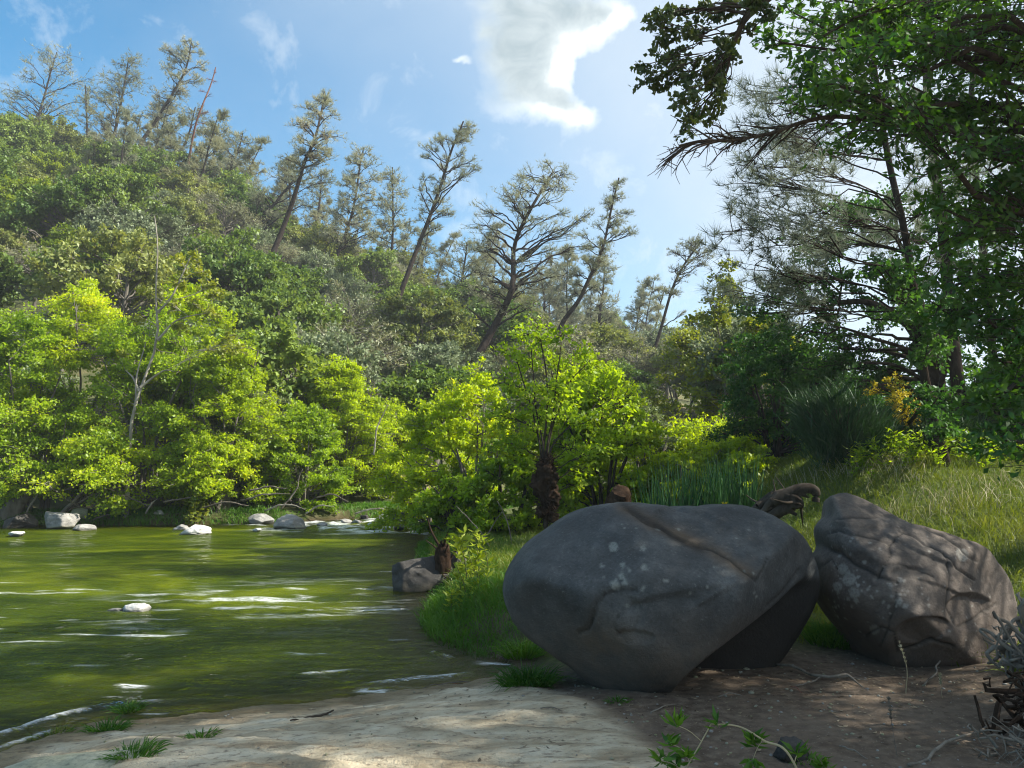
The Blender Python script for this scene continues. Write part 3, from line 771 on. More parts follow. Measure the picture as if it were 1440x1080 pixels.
ORD = ['first', 'second', 'third', 'fourth', 'fifth', 'sixth', 'seventh', 'eighth', 'ninth', 'tenth', 'eleventh', 'twelfth', 'thirteenth', 'fourteenth', 'fifteenth', 'sixteenth', 'seventeenth', 'eighteenth', 'nineteenth', 'twentieth']
ORD += ['twenty-'+o for o in ORD[:9]]+['thirtieth']+['thirty-'+o for o in ORD[:9]]
by = {}
for s in spots: by.setdefault((s[0], tier(s[4], s[5])), []).append(s)
first = {}
for (kind, ti), L_ in by.items():
    L_.sort(key=lambda s: s[4])
    nm, desc, cat = KN[kind]
    for i, s in enumerate(L_):
        _, xx, yy, z, px, py, sc = s
        lab = f'{ORD[i]} {desc} from the left, {ti}'
        v = int(rng.integers(len(HP[kind])))
        rz = rng.uniform(0, 6.28)
        if (kind, v) not in first:
            e = empty(nm, (xx, yy, z), lab, cat, desc.split(' ', 1)[0]+' trees covering the hillside', rz, 1)
            link('trunk', HP[kind][v][1], e); link('crown', HP[kind][v][2], e)
            e.scale = (sc, sc, sc*rng.uniform(.85, 1.15)); first[(kind, v)] = e
        else:
            copy_tree(first[(kind, v)], (xx, yy, z), rz, (sc, sc, sc*rng.uniform(.85, 1.15)), lab)

# ------------------------------------------------------------------ pines on the hill
def hill_pine(pts, label, seed, w=60, n=26, crown=(.35, 1.0), mat='pine', Y=None, r0=.26, extra=None, tufts=26, lean_side=0, bare=False, L=.42, bw=.085, name='grey_pine', shape='cone', bark='bark_pine'):
    """pts: foot ... top of the trunk in the photograph, w: width of the crown in photo pixels"""
    w = w*1.4; b = hit(*pts[0]) if Y is None else None
    if Y is None: Y = b[1]
    rng = np.random.default_rng(seed)
    k = Y/F
    T = [at(x, y, Y+i*rng.uniform(-.6, .6)) for i, (x, y) in enumerate(pts)]
    foot = T[0].copy(); foot[2] = min(gz(foot[0], foot[1])-.3, foot[2]); 
    if T[0][2]-foot[2] > .5: T = [foot]+T
    else: T[0] = foot
    P = smoothline(T, 40)
    cl = []
    n = int(n*1.15)
    for i in range(n):
        t = crown[0]+(crown[1]-crown[0])*((i+rng.random())/n)
        c0 = P[min(39, int(t*39))]
        q = (t-crown[0])/(crown[1]-crown[0])
        prof = {'cone': (1-q)**.7*.9+.16, 'flag': .35+.65*math.sin(min(1, q*1.1)*math.pi)**.8, 'broad': (.55+.45*math.sin(q*math.pi))*(1 if q < .8 else .7)}[shape]
        ang = rng.uniform(0, 2*math.pi); rad = w/2*k*prof*rng.uniform(.35, 1.0)
        c = c0+np.array([math.cos(ang)*rad, math.sin(ang)*rad*.9, rad*rng.uniform(.0, .5)])
        rr = max(.40, w*k*.13*rng.uniform(.8, 1.4))
        cl.append((c, (rr, rr, rr*.75)))
    for (x, y, r_) in (extra or []):
        c = at(x, y, Y+rng.uniform(-1, 1)); cl.append((c, (r_*k, r_*k, r_*k*.7)))
    wd, lf = grow(rng, T, r0, .05, cl, kind='none' if bare else 'needle', twigs=10, nleaf=tufts//3 if not bare else 0, L=L*.9, up=.3, trunk_n=24, sides=7,
                  upsweep=.55, twig_r=.011, blade_w=bw*.36, blades_per=7, limb_r=.5)
    return plant_tree(name, T[0], wd, lf, M[bark], M[mat], label, 'pine tree', 'grey pines along the hillside', 'needles')

hill_pine([(52, 178), (62, 140), (80, 72)], 'open-crowned grey pine standing on the ridge at the far left, forked above its base', 101, w=92, n=34, crown=(.15, 1), shape='broad', Y=82, extra=[(40, 110, 12), (30, 130, 12), (112, 118, 12), (95, 85, 10), (60, 80, 9), (20, 135, 10)])
hill_pine([(122, 240), (124, 190), (122, 120)], 'low brownish pine between the open-crowned one and the pointed one on the ridge', 102, w=52, n=26, crown=(.1, 1), mat='pine_brown', Y=76)
hill_pine([(150, 250), (165, 170), (182, 80)], 'dense pointed pine on the ridge, second tall crown from the left', 103, w=80, n=46, crown=(.1, 1), mat='pine_brown', Y=80, shape='cone', extra=[(150, 130, 14), (195, 110, 12)])
hill_pine([(192, 215), (225, 165), (258, 110), (268, 60)], 'tall ridge pine leaning right with a twin-pointed top', 104, w=52, n=30, crown=(.5, 1), Y=72, shape='broad', extra=[(282, 75, 7), (285, 90, 8), (240, 95, 8), (250, 85, 7), (240, 130, 14), (235, 145, 14)])
hill_pine([(210, 230), (222, 200), (236, 150)], 'bushy brown-green pine under the twin-pointed leaning one', 105, w=62, n=36, crown=(.1, 1), mat='pine_brown', Y=75)
hill_pine([(264, 240), (272, 190), (287, 145), (302, 96)], 'bare reddish dead snag leaning beside the twin-pointed pine', 106, w=26, n=10, crown=(.5, 1), bare=True, Y=70, r0=.16, bark='red_bark', name='dead_pine')
hill_pine([(232, 250), (262, 200), (275, 150)], 'brown half-dead pine behind the reddish snag', 107, w=70, n=30, crown=(.15, 1), mat='pine_brown', Y=77)
hill_pine([(290, 280), (298, 230), (308, 172)], 'grey-green pine right of the reddish snag', 108, w=56, n=34, crown=(.1, 1), Y=74, shape='broad')
hill_pine([(318, 270), (328, 230), (342, 188)], 'rounded grey-green pine closing the left ridge group', 109, w=62, n=34, crown=(.1, 1), Y=73, shape='broad')
hill_pine([(340, 442), (372, 380), (398, 310), (425, 240), (440, 200), (455, 126)], 'very tall black-trunked pine leaning right across the slope', 110, w=54, n=36, crown=(.60, 1), Y=46, r0=.25, shape='flag', L=.34, bw=.06)
hill_pine([(356, 318), (385, 285), (418, 248)], 'thin leaning trunk crossing behind the very tall black-trunked pine', 111, w=70, n=24, crown=(.3, 1.0), Y=62, shape='broad', extra=[(395, 235, 12), (470, 255, 12), (440, 290, 12), (460, 245, 10)])
hill_pine([(398, 350), (408, 300), (404, 225)], 'faint grey pine just left of the very tall leaning one', 112, w=40, n=22, crown=(.2, 1), Y=70, mat='pine_brown')
hill_pine([(462, 392), (485, 330), (500, 280), (512, 208)], 'leaning pine with a dark trunk, between the very tall one and the straight one', 113, w=66, n=40, crown=(.38, 1), Y=60, r0=.22, extra=[(490, 228, 8), (530, 250, 10), (470, 300, 10), (540, 290, 10)])
hill_pine([(440, 350), (446, 300), (452, 240)], 'grey pine filling the gap behind two leaning trunks', 114, w=66, n=34, crown=(.1, 1), Y=76, mat='pine_brown')
hill_pine([(551, 410), (554, 330), (551, 236)], 'straight narrow pine with an upright trunk in mid ridge', 115, w=64, n=40, crown=(.28, 1), Y=62, r0=.2)
hill_pine([(545, 470), (570, 400), (598, 325), (618, 265), (634, 215), (652, 174)], 'tall S-curved pine leaning right with a sparse flag-like crown', 116, w=62, n=30, crown=(.55, 1), Y=48, r0=.24, shape='flag', L=.32, bw=.06, extra=[(668, 238, 9), (655, 245, 8), (600, 250, 10), (590, 262, 10), (598, 220, 7), (640, 200, 8), (630, 300, 10), (615, 320, 8)])
hill_pine([(592, 400), (596, 360), (602, 310)], 'small faint pine right of the S-curved trunk', 117, w=44, n=26, crown=(.15, 1), Y=74)
hill_pine([(640, 430), (652, 390), (655, 340)], 'low grey pine at the notch left of the forked pine', 118, w=70, n=34, crown=(.1, 1), Y=66, shape='broad', mat='pine_brown')
hill_pine([(648, 550), (672, 505), (700, 452), (718, 405), (722, 345), (745, 295), (778, 240)], 'large forked pine with a thick black trunk and wide arching limbs', 119, w=120, n=50, crown=(.45, 1), Y=42, r0=.36, shape='flag', L=.30, bw=.05,
          extra=[(730, 250, 9), (770, 232, 9), (795, 245, 9), (690, 330, 14), (670, 350, 14), (665, 380, 14), (690, 300, 10), (640, 400, 14), (800, 330, 13), (815, 310, 10), (830, 300, 9), (780, 350, 14), (760, 380, 15), (790, 270, 9), (795, 300, 9), (830, 345, 12), (690, 410, 14), (650, 430, 14)])
hill_pine([(785, 470), (815, 415), (838, 365), (856, 320), (870, 248)], 'slender dark pine leaning right at the right end of the tall group', 120, w=56, n=40, crown=(.38, 1), Y=46, r0=.2, shape='flag', L=.30, bw=.05, extra=[(845, 340, 10), (885, 300, 9), (890, 325, 9), (825, 365, 10)])
hill_pine([(838, 480), (846, 430), (850, 366)], 'grey straight pine behind the slender dark one', 121, w=66, n=38, crown=(.1, 1), Y=62)
hill_pine([(760, 480), (765, 430), (760, 380)], 'faint pine seen through the forked one', 122, w=90, n=34, crown=(.1, 1), Y=70)
hill_pine([(884, 525), (894, 465), (906, 398)], 'small dark pine standing left of the bent bare pine', 123, w=44, n=30, crown=(.2, 1), Y=70, r0=.18)
hill_pine([(906, 520), (922, 465), (934, 402)], 'small dark pine touching the bent bare pine', 124, w=36, n=26, crown=(.2, 1), Y=72, r0=.18)
hill_pine([(912, 520), (926, 470), (945, 410), (966, 365), (986, 338)], 'thin bent pine with drooping sparse twigs above the low ridge', 125, w=60, n=20, crown=(.55, 1), Y=50, r0=.16, tufts=8, shape='broad', mat='pine_brown', L=.28, bw=.045, extra=[(1000, 350, 10), (960, 345, 8), (975, 340, 9), (990, 370, 8), (960, 440, 6)])
hill_pine([(700, 470), (705, 430), (712, 400)], 'brushy pine under the limbs of the forked one', 126, w=90, n=34, crown=(.05, 1), Y=60, mat='pine_brown')
hill_pine([(1010, 560), (1012, 500), (1020, 440)], 'pale pine half hidden behind the young cottonwoods', 127, w=60, n=34, crown=(.1, 1), Y=64)
hill_pine([(444, 520), (452, 490), (474, 455)], 'short crooked dark-trunked tree low on the slope behind the alders', 128, w=66, n=22, crown=(.5, 1), Y=34, r0=.12, mat='oak_olive', name='crooked_tree', tufts=40, L=.2, bw=.1, shape='broad')

# slimmer pines scattered between the named ones: four shapes, copied
rng = np.random.default_rng(150)
PP = []
for k in range(4):
    r_ = np.random.default_rng(160+k); H = 11.0; ln = [1.6, 3.2, .6, 4.2][k]
    T = [(0, 0, -.5), (ln*.15, 0, H*.3), (ln*.5, .3, H*.65), (ln, 0, H)]; P = smoothline(T, 40); cl_ = []
    for i in range(34):
        t = .3+.7*(i+r_.random())/34; q = (t-.3)/.7; a = r_.uniform(0, 6.283); rad = (2.1*(1-q)**.6+.35)*r_.uniform(.3, 1)*[1, .8, .7, .9][k]
        cl_.append((P[min(39, int(t*39))]+[math.cos(a)*rad, math.sin(a)*rad, rad*r_.uniform(0, .5)], (.5, .5, .38)))
    wd, lf = grow(r_, T, .17, .03, cl_, kind='needle', twigs=9, nleaf=12, L=.4, trunk_n=20, sides=6, upsweep=.55, twig_r=.012, blade_w=.032, blades_per=7)
    PP.append((wd.mesh('trunk', M['bark_pine'], True), lf.mesh('needles', M['pine_brown' if k % 2 else 'pine'])))
pspots = []
for i in range(46):
    px = 30+880*(i+rng.random())/46; rel = rng.uniform(6, 30) if rng.random() < .55 else rng.uniform(30, 130)
    b = hit(px, np.interp(px, _px, _sk)+rel)
    if b[1] < 56 or abs(px-870) < 28: continue
    pspots.append((px, rel, b))
for grp, tx in ((0, 'along the ridge line'), (1, 'rising out of the thicket on the slope')):
    G_ = sorted([s for s in pspots if (s[1] > 30) == bool(grp)], key=lambda s: s[0])
    for i, (px, rel, b) in enumerate(G_):
        k = int(rng.integers(4)); s = rng.uniform(.62, .98); lab = f'{ORD[i]} slim grey-brown pine from the left, {tx}'
        rz = rng.uniform(-.6, .6)
        loc = (b[0], b[1], b[2]-.1)
        if PP[k] is not None and not isinstance(PP[k], bpy.types.Object):
            e = empty('slim_pine', loc, lab, 'pine tree', 'slim pines on the hillside', rz, s)
            link('trunk', PP[k][0], e); link('needles', PP[k][1], e); PP[k] = e
        else: copy_tree(PP[k], loc, rz, (s, s, s*rng.uniform(.85, 1.2)), lab)

# ------------------------------------------------------------------ alders along the water
def shrub(name, px, Y, top, w, mat, bark, label, cat, seed, n=52, nleaf=420, L=.085, W=.054, stems=5, bottom=None, spray=.35, group=None, low=.06, extra=None, up=.45, r=(.42, .75), front=0, twig_r=.007, z=None, depth=1.0):
    rng = np.random.default_rng(seed)
    b = at(px, 700, Y); b[2] = gz(b[0], b[1]) if z is None else z
    h = at(px, top, Y)[2]-b[2]
    cl = []
    for i in range(n):
        u = rng.random()
        zz = low+(1-low)*u**.85
        prof = math.sin(min(1, (zz*.82+.18))*math.pi)**.6*(.62+.38*(1-zz))+.1
        a = rng.uniform(0, 2*math.pi); q = rng.uniform(.3, 1)**.5
        if front and math.sin(a) > 0 and rng.random() < front: a = -a
        c = b+np.array([math.cos(a)*w/2*prof*q, math.sin(a)*w/2*prof*q*depth, h*zz*(.93+.1*rng.random())])
        rr = rng.uniform(*r)*(w/3.4)
        cl.append((c, (rr, rr, rr*.62)))
    cl += [(at(x, y, Y+dy), (rr, rr, rr*.6)) for x, y, dy, rr in (extra or [])]
    st = []
    for i in range(stems):
        a = i*2*math.pi/stems+rng.uniform(-.4, .4); ln = rng.uniform(.55, .9)
        e = b+np.array([math.cos(a)*w*.28, math.sin(a)*w*.28, h*ln])
        st.append([b+np.array([math.cos(a)*.12, math.sin(a)*.12, -.15]), b+(e-b)*np.array([.35, .35, .5])+rng.normal(size=3)*.08, e])
    wd, lf = grow(rng, st[0], .075, .02, cl, twigs=9, nleaf=nleaf, L=L, W=W, up=up, trunk_n=10, sides=6, stems=st[1:], spray=spray, twig_r=twig_r, upsweep=.5)
    return plant_tree(name, b, wd, lf, M[bark], M[mat], label, cat, group)

GA = 'bright alders along the far bank'
AL = [(-70, 21.4, 425, 4.6, 'alder_green', 'green alder cut by the left edge of the photo'),
      (22, 20.9, 432, 4.2, 'alder_green', 'dense green alder above the leaning pale trunk at far left'),
      (112, 22.2, 404, 4.4, 'alder', 'tall yellow-green alder left of the pale bare tree'),
      (205, 21.7, 446, 4.4, 'alder_green', 'dark-bottomed alder at the foot of the pale bare tree'),
      (262, 23.4, 402, 4.2, 'alder', 'tall alder with yellow top right of the pale bare tree'),
      (316, 21.6, 468, 3.6, 'alder', 'brightest lime alder overhanging the whitish stone'),
      (372, 23.6, 545, 2.9, 'willow', 'grey-green willowy bush filling the dip between lime alders'),
      (425, 22.6, 572, 3.0, 'alder_green', 'small green alder above the domed stone'),
      (480, 24.8, 512, 3.6, 'alder', 'lime alder with a raised tuft left of the rapids'),
      (540, 26.2, 566, 3.8, 'alder', 'lime alder behind the rapids')]
for i, (px, Y, top, w, mt, lab) in enumerate(AL):
    shrub('alder', px, Y, top, w, mt, 'bark_grey', lab, 'alder', 200+i, group=GA, front=.5, n=66, nleaf=500, r=(.34, .72))
shrub('alder', 150, 20.6, 600, 3.6, 'alder', 'bark_grey', 'low alder branching out over the water at left', 'alder', 220, group=GA, n=30, low=.2, front=.9)
shrub('alder', 300, 20.9, 610, 3.0, 'alder', 'bark_grey', 'low lime alder dipping towards the smooth whitish stone', 'alder', 221, group=GA, n=26, low=.2, front=.9)
shrub('alder', 60, 20.8, 585, 3.4, 'alder_green', 'bark_grey', 'low shadowy alder over the mossy stone at left', 'alder', 222, group=GA, n=26, low=.25, front=.9)
GB = 'alders on the near bank'
shrub('alder', 612, 19.0, 572, 3.0, 'alder', 'bark_grey', 'yellow-green alder at the right end of the rapids', 'alder', 230, group=GB, n=56, nleaf=430, r=(.34, .7))
shrub('alder', 668, 17.6, 520, 2.7, 'alder', 'bark_grey', 'bright bushy alder left of the debris-wrapped one', 'alder', 231, group=GB, n=56, nleaf=430, r=(.34, .7))
shrub('alder', 640, 15.0, 672, 1.7, 'alder_green', 'bark', 'low dark alder bush hanging over the bank behind the rotten stump', 'alder', 232, group=GB, n=26, L=.085, nleaf=320)
shrub('alder', 705, 14.6, 640, 1.8, 'alder_green', 'bark', 'shaded low alder bush just left of the debris-wrapped trunk', 'alder', 233, group=GB, n=30, L=.085, nleaf=320)
shrub('alder', 850, 15.8, 520, 2.6, 'alder_green', 'bark', 'green alder right of the debris-wrapped one, above the big boulder', 'alder', 234, group=GB, n=56, nleaf=430, r=(.34, .7))
shrub('alder', 812, 17.5, 500, 2.6, 'alder', 'bark', 'lighter alder peeping out behind the debris-wrapped one', 'alder', 236, group=GB, n=44)
shrub('pale_willow', 905, 19.0, 575, 2.2, 'willow', 'bark_grey', 'pale grey-green willow behind the reeds', 'willow', 235, n=46, L=.09, W=.03, nleaf=420)
shrub('lime_bush', 950, 15.2, 640, 1.7, 'alder', 'bark_grey', 'low lime bush right behind the left end of the reeds', 'bush', 241, n=34)
shrub('lime_bush', 1030, 15.6, 622, 2.0, 'alder', 'bark_grey', 'yellow-green bush right behind the dense reeds', 'bush', 242, n=40)
shrub('lime_bush', 985, 20.5, 600, 4.0, 'alder', 'bark_grey', 'sunlit lime bush glowing behind the reeds', 'bush', 237, n=50)
shrub('lime_bush', 1075, 19.5, 600, 3.2, 'alder_green', 'bark_grey', 'green bush with yellow leaves left of the dark broom', 'bush', 238, n=44)

# the debris-wrapped alder in the middle
rng = np.random.default_rng(300)
b = at(768, 752, 14.0); b[2] = gz(b[0], b[1])
def a14(x, y, d=0): return at(x, y, 14.0+d)
cl = [(a14(x, y, rng.uniform(-.7, .7)), (.42, .42, .30)) for x, y in [(735, 470), (760, 480), (790, 470), (715, 500), (745, 510), (780, 505), (815, 500), (840, 515), (705, 540), (730, 545), (765, 545), (800, 540), (835, 545), (865, 530),
      (700, 585), (725, 590), (760, 585), (800, 590), (830, 590), (865, 575), (885, 560), (720, 625), (810, 630), (845, 625), (790, 565), (742, 560), (880, 600), (700, 620), (850, 560), (755, 460), (820, 660), (800, 680)]]
st = [[b, a14(765, 650), a14(770, 560), a14(762, 475)], [b, a14(768, 640), a14(790, 560), a14(830, 505)], [b, a14(762, 640), a14(745, 570), a14(725, 500)], [b, a14(770, 650), a14(800, 600), a14(860, 560)], [b, a14(765, 650), a14(752, 560), a14(745, 490)], [b, a14(765, 650), a14(782, 560), a14(788, 480)]]
wd, lf = grow(rng, st[0], .036, .012, cl, twigs=11, nleaf=215, L=.085, W=.055, stems=st[1:], twig_r=.005, spray=.1)
e = plant_tree('alder', b, wd, lf, M['bark'], M['alder_green'], 'many-stemmed green alder with a dark clot of flood debris around its trunk', 'alder', GB)
gd = Geo()
for k in range(9):
    c = a14(768+rng.uniform(-9, 9), 655+k*9, rng.uniform(-.05, .05)); rr = [.11, .16, .19, .20, .17, .15, .12, .10, .10][k]
    V, Fc = ICO[4]; gd.add(c+V*rr*(1+.7*fbm(V*2.6+k, 4, k))[:, None]*np.array([1, 1, .95]), None, Fc)
c0 = np.array([a14(768, 640+90*t) for t in rng.random(420)]); n_ = len(c0)
d0 = nrm(rng.normal(size=(n_, 3))); p0 = c0+d0*.15*rng.uniform(.5, 1.1, (n_, 1)); d1 = nrm(rng.normal(size=(n_, 3))+[0, 0, -.8])
t3 = np.linspace(-.5, .5, 4)[None, :, None]
tubes(gd, p0[:, None]+d1[:, None]*t3*rng.uniform(.15, .4, (n_, 1, 1))+rng.normal(size=(n_, 4, 3))*.015, np.full((n_, 4), .007), 3)
dm = gd.mesh('flood_debris', M['debris'], True, origin=b); link('flood_debris', dm, e)

# pale bare tree in front of the left alders
rng = np.random.default_rng(310)
def a21(x, y, d=0): return at(x, y, 20.3+d)
b = a21(184, 600); b0 = b.copy(); b0[2] = gz(b0[0], b0[1]+.5)-.1
st = [[b0, b, a21(198, 545), a21(222, 478), a21(222, 420), a21(219, 370), a21(218, 330), a21(212, 300)], [a21(198, 545), a21(228, 522), a21(245, 522)], [a21(222, 478), a21(250, 450), a21(290, 440)], [a21(196, 550), a21(186, 530), a21(176, 520)], [a21(222, 440), a21(240, 420), a21(262, 370), a21(274, 350)], [a21(190, 570), a21(192, 530), a21(205, 480)]]
cl = [(a21(x, y, rng.uniform(-.5, .5)), (.3, .3, .22)) for x, y in [(275, 362), (262, 378), (295, 400), (250, 400), (285, 380), (305, 412), (270, 425), (300, 440), (330, 470), (320, 495), (240, 430), (255, 460), (200, 410), (190, 450), (245, 365), (340, 490), (170, 500)]]
wd, lf = grow(rng, st[0], .050, .012, cl, twigs=9, nleaf=110, L=.11, W=.08, stems=st[1:], twig_r=.006)
tag(plant_tree('sycamore', b0, wd, lf, M['bark_pale'], M['cotton'], 'white-barked nearly bare sycamore with sparse yellowing leaves', 'sycamore'))

# young cottonwoods behind the reeds
for i, (px, top, Y, w, lab) in enumerate([(1030, 372, 24, 2.6, 'slim pale-leaved cottonwood rising against the white sky'), (968, 455, 26, 2.6, 'shorter airy cottonwood left of the slim one'), (1085, 440, 22, 2.4, 'airy cottonwood half hidden by the dark oak')]):
    shrub('cottonwood', px, Y, top, w, 'cotton', 'bark_grey', lab, 'cottonwood', 320+i, n=46, nleaf=110, L=.12, W=.085, low=.25, stems=2, group='young cottonwoods behind the reeds')

# ------------------------------------------------------------------ the trees on the right
rng = np.random.default_rng(400)
def trunkline(pts, Y, foot=True):
    T = [at(x, y, Y) for x, y in pts]
    T[0][2] = gz(T[0][0], T[0][1])-.1
    return T
def cls(pts, Y, r, dy=1.0, fl=.8): return [(at(x, y, Y+rng.uniform(-dy, dy)), (r*rng.uniform(.8, 1.25),)*2+(r*fl,)) for x, y in pts]

def near_pine(pts, Y, cl, label, r0, seed, nleaf=10, mat='near_pine', L=.24):
    T = trunkline(pts, Y); rg = np.random.default_rng(seed)
    wd, lf = grow(rg, T, r0*.75, r0*.3, cl, kind='needle', twigs=15, nleaf=nleaf, L=L, trunk_n=30, sides=10, upsweep=.2, twig_r=.006, blade_w=.009, blades_per=14, limb_r=.3, wig=.14)
    return plant_tree('grey_pine', T[0], wd, lf, M['bark_pine'], M[mat], label, 'pine tree', 'grey pines on the right bank', 'needles')

pc = [(1080, 165), (1052, 195), (1100, 215), (1045, 255), (1088, 275), (1052, 308), (1100, 330), (1150, 250), (1145, 180), (1162, 300), (1030, 325), (1062, 372), (1120, 395), (1180, 222), (1195, 345), (1098, 125), (1062, 128), (1130, 440), (1040, 410), (1160, 140),
      (1125, 210), (1070, 235), (1120, 300), (1140, 350), (1085, 400), (1200, 130), (1180, 90), (1215, 60), (1240, 20), (1150, 60)]
near_pine([(1330, 655), (1312, 560), (1292, 470), (1276, 380), (1266, 290), (1250, 190), (1236, 100), (1215, 0), (1190, -130)], 12.5, cls(pc, 12.5, .5, 1.2)+cls([(1200, -40), (1150, -30), (1250, -80), (1300, 300), (1320, 240)], 12.5, .6), 'slim curved grey pine whose long needle sprays reach left over the sky', .11, 401, 14)
near_pine([(1346, 665), (1338, 560), (1332, 460), (1318, 300), (1310, 180), (1298, 60), (1285, -120)], 15.0, cls([(1340, 250), (1270, 210), (1360, 330), (1280, 130), (1350, 120), (1330, 40), (1260, 330), (1290, 380), (1380, 220)], 15, .65, 1.5)+cls([(1290, -60), (1330, -40), (1230, -60)], 15, .8), 'thick straight grey pine in the middle of the right grove', .20, 402, 12)
near_pine([(1402, 665), (1397, 560), (1390, 440), (1372, 300), (1358, 180), (1372, 90), (1392, 0), (1400, -120)], 16.0, cls([(1390, 250), (1420, 180), (1340, 160), (1430, 320), (1410, 90), (1440, 400), (1370, 360)], 16, .7, 1.5), 'thinner grey pine at the right side of the grove', .13, 403, 10)

# evergreen oaks behind
rng = np.random.default_rng(410)
oc = [(1060, 440), (1100, 400), (1130, 345), (1260, 420), (1310, 480), (1340, 520), (1230, 520), (1280, 460), (1350, 300), (1330, 260), (1160, 480), (1100, 500), (1160, 345), (1200, 318), (1232, 372), (1140, 385), (1182, 398), (1082, 462), (1120, 478), (1062, 520), (1092, 535), (1152, 515), (1200, 490), (1232, 448), (1290, 405), (1340, 368), (1302, 322), (1252, 292), (1130, 430), (1170, 450), (1210, 420), (1255, 500), (1290, 520),
      (1180, 550), (1120, 560), (1240, 330), (1215, 290), (1320, 440), (1280, 345), (1060, 490), (1180, 300)]
T = trunkline([(1338, 668), (1326, 560), (1300, 500), (1272, 450), (1225, 425), (1180, 425)], 15.5)
T2 = [np.array(T[1]), at(1310, 480, 15.5), at(1290, 400, 15.8), at(1260, 330, 16)]
wd, lf = grow(rng, T, .16, .05, cls([(1290, 440), (1302, 500), (1318, 560), (1272, 400), (1250, 380), (1325, 600), (1330, 450)], 11.9, .40, .2)+cls(oc, 15.6, .58, 1.3, .7), twigs=10, nleaf=720, L=.085, W=.05, trunk_n=20, sides=9, stems=[T2], upsweep=.1, up=.3)
plant_tree('evergreen_oak', T[0], wd, lf, M['bark'], M['near_oak'], 'dark evergreen oak with layered clumps left of the thick pine trunk', 'oak tree', 'evergreen oaks on the right bank')
off2 = 0
oc = [(1380, 425), (1420, 470), (1440, 400), (1400, 350), (1440, 300), (1360, 480), (1450, 520), (1380, 540), (1420, 570), (1470, 350), (1480, 450), (1500, 250), (1460, 200), (1500, 120), (1440, 560), (1350, 570), (1480, 540)]
T = trunkline([(1470, 668), (1462, 560), (1450, 450), (1455, 330), (1470, 200)], 17)
wd, lf = grow(rng, T, .2, .07, cls(oc, 16.8, .75, 1.5, .65), twigs=10, nleaf=650, L=.085, W=.05, trunk_n=16, sides=9, upsweep=.2, up=.3)
plant_tree('evergreen_oak', T[0], wd, lf, M['bark'], M['near_oak'], 'dark evergreen oak behind the thinner pine at the right edge', 'oak tree', 'evergreen oaks on the right bank')

# broadleaf tree whose trunk stands outside the frame on the right
rng = np.random.default_rng(420)
T = [np.array([7.6, 8.6, gz(7.6, 8.6)-.1]), np.array([7.3, 8.4, 2.6]), np.array([7.1, 8.2, 5.0]), np.array([6.6, 8.0, 7.5]), np.array([6.2, 7.6, 9.5])]
bc = [(1260, 200), (1340, 215), (1390, 240), (1190, 190), (1110, 15), (1150, 55), (1128, 105), (1200, 25), (1212, 88), (1262, 45), (1275, 118), (1330, 38), (1342, 108), (1402, 45), (1415, 128), (1300, 170), (1382, 188), (1432, 222), (1232, 140), (1170, 118), (1240, 82), (1300, 75), (1370, 75), (1430, 85), (1100, 60),
      (1180, 0), (1290, 0), (1380, 0), (1220, 170), (1150, 150)]
rc = [(1320, 290), (1375, 270), (1310, 350), (1350, 390), (1390, 450), (1410, 510), (1380, 320), (1360, 440), (1380, 560), (1408, 290), (1362, 335), (1432, 352), (1395, 402), (1340, 402), (1435, 430), (1320, 430), (1425, 545), (1432, 600), (1440, 480), (1440, 260), (1415, 620)]
off = [(np.array([x, y, z]), (.9, .9, .7)) for x, y, z in [(5.6, 6.5, 6.5), (6.8, 6.0, 6.0), (8.4, 6.4, 5.2), (9.0, 8.0, 5.0), (8.8, 9.5, 5.6), (7.5, 10.0, 7.0), (6.0, 9.0, 8.2), (5.0, 7.5, 8.4), (6.4, 7.4, 9.6), (8.0, 7.6, 8.0), (4.4, 6.4, 7.4), (7.2, 5.4, 7.2),
       (8.8, 7.2, 6.8), (9.6, 9.4, 7.0), (5.4, 8.4, 6.8), (7.6, 8.8, 9.2), (7.0, 6.4, 4.6), (9.4, 6.8, 3.8), (8.2, 5.2, 4.4), (9.8, 8.4, 3.6), (6.0, 5.6, 8.6), (5.6, 6.2, 4.2), (6.4, 6.6, 5.2), (7.0, 5.8, 6.0), (7.8, 6.2, 5.0), (7.4, 7.0, 7.0), (8.4, 6.6, 8.0), (9.2, 6.2, 7.4), (6.6, 5.4, 5.0), (7.2, 6.2, 4.0), (9.0, 10.8, 4.6), (8.4, 11.4, 6.4)]]  # unseen clumps, here and below, added to keep the sun off the boulders
D1 = [np.array([7.25, 8.3, 3.6]), at(1440, 168, 7.6), at(1330, 150, 7.3), at(1240, 163, 7.1), at(1150, 168, 6.9), at(1085, 185, 6.7), at(1030, 197, 6.6), at(985, 200, 6.5), at(953, 204, 6.5)]
off += [(np.array([rng.uniform(6.2, 10.5), rng.uniform(4.6, 8.8), 0])+np.array([0, 0, 1])*rng.uniform(4.2, 9.2), (1.0, 1.0, .7)) for _ in range(30)]
off += [(np.array([x, rng.uniform(4.7, 6.7), 1+.84*(x-1.4)+rng.uniform(-.9, .9)]), (1.0, 1.0, .7)) for x in rng.uniform(5.6, 9.5, 22)]  # more unseen clumps added along the sun's path to shade the boulders
wd, lf = grow(rng, T, .20, .06, cls(bc, 7.4, .36, .9, .75)+cls(rc, 7.6, .40, .6)+off, twigs=11, nleaf=330, L=.095, W=.040, trunk_n=16, sides=9, upsweep=.1, up=.3, twig_r=.005)
e = plant_tree('broadleaf_tree', T[0], wd, lf, M['bark'], M['broadleaf'], 'leafy broadleaf tree hanging over the top right corner with a long bare limb', 'tree')
gl_ = Geo(); P = smoothline(D1, 40); P += .02*np.stack([vnoise(P*3+c*9, c) for c in range(3)], -1)
tubes(gl_, P, np.linspace(.034, .006, 40), 7)
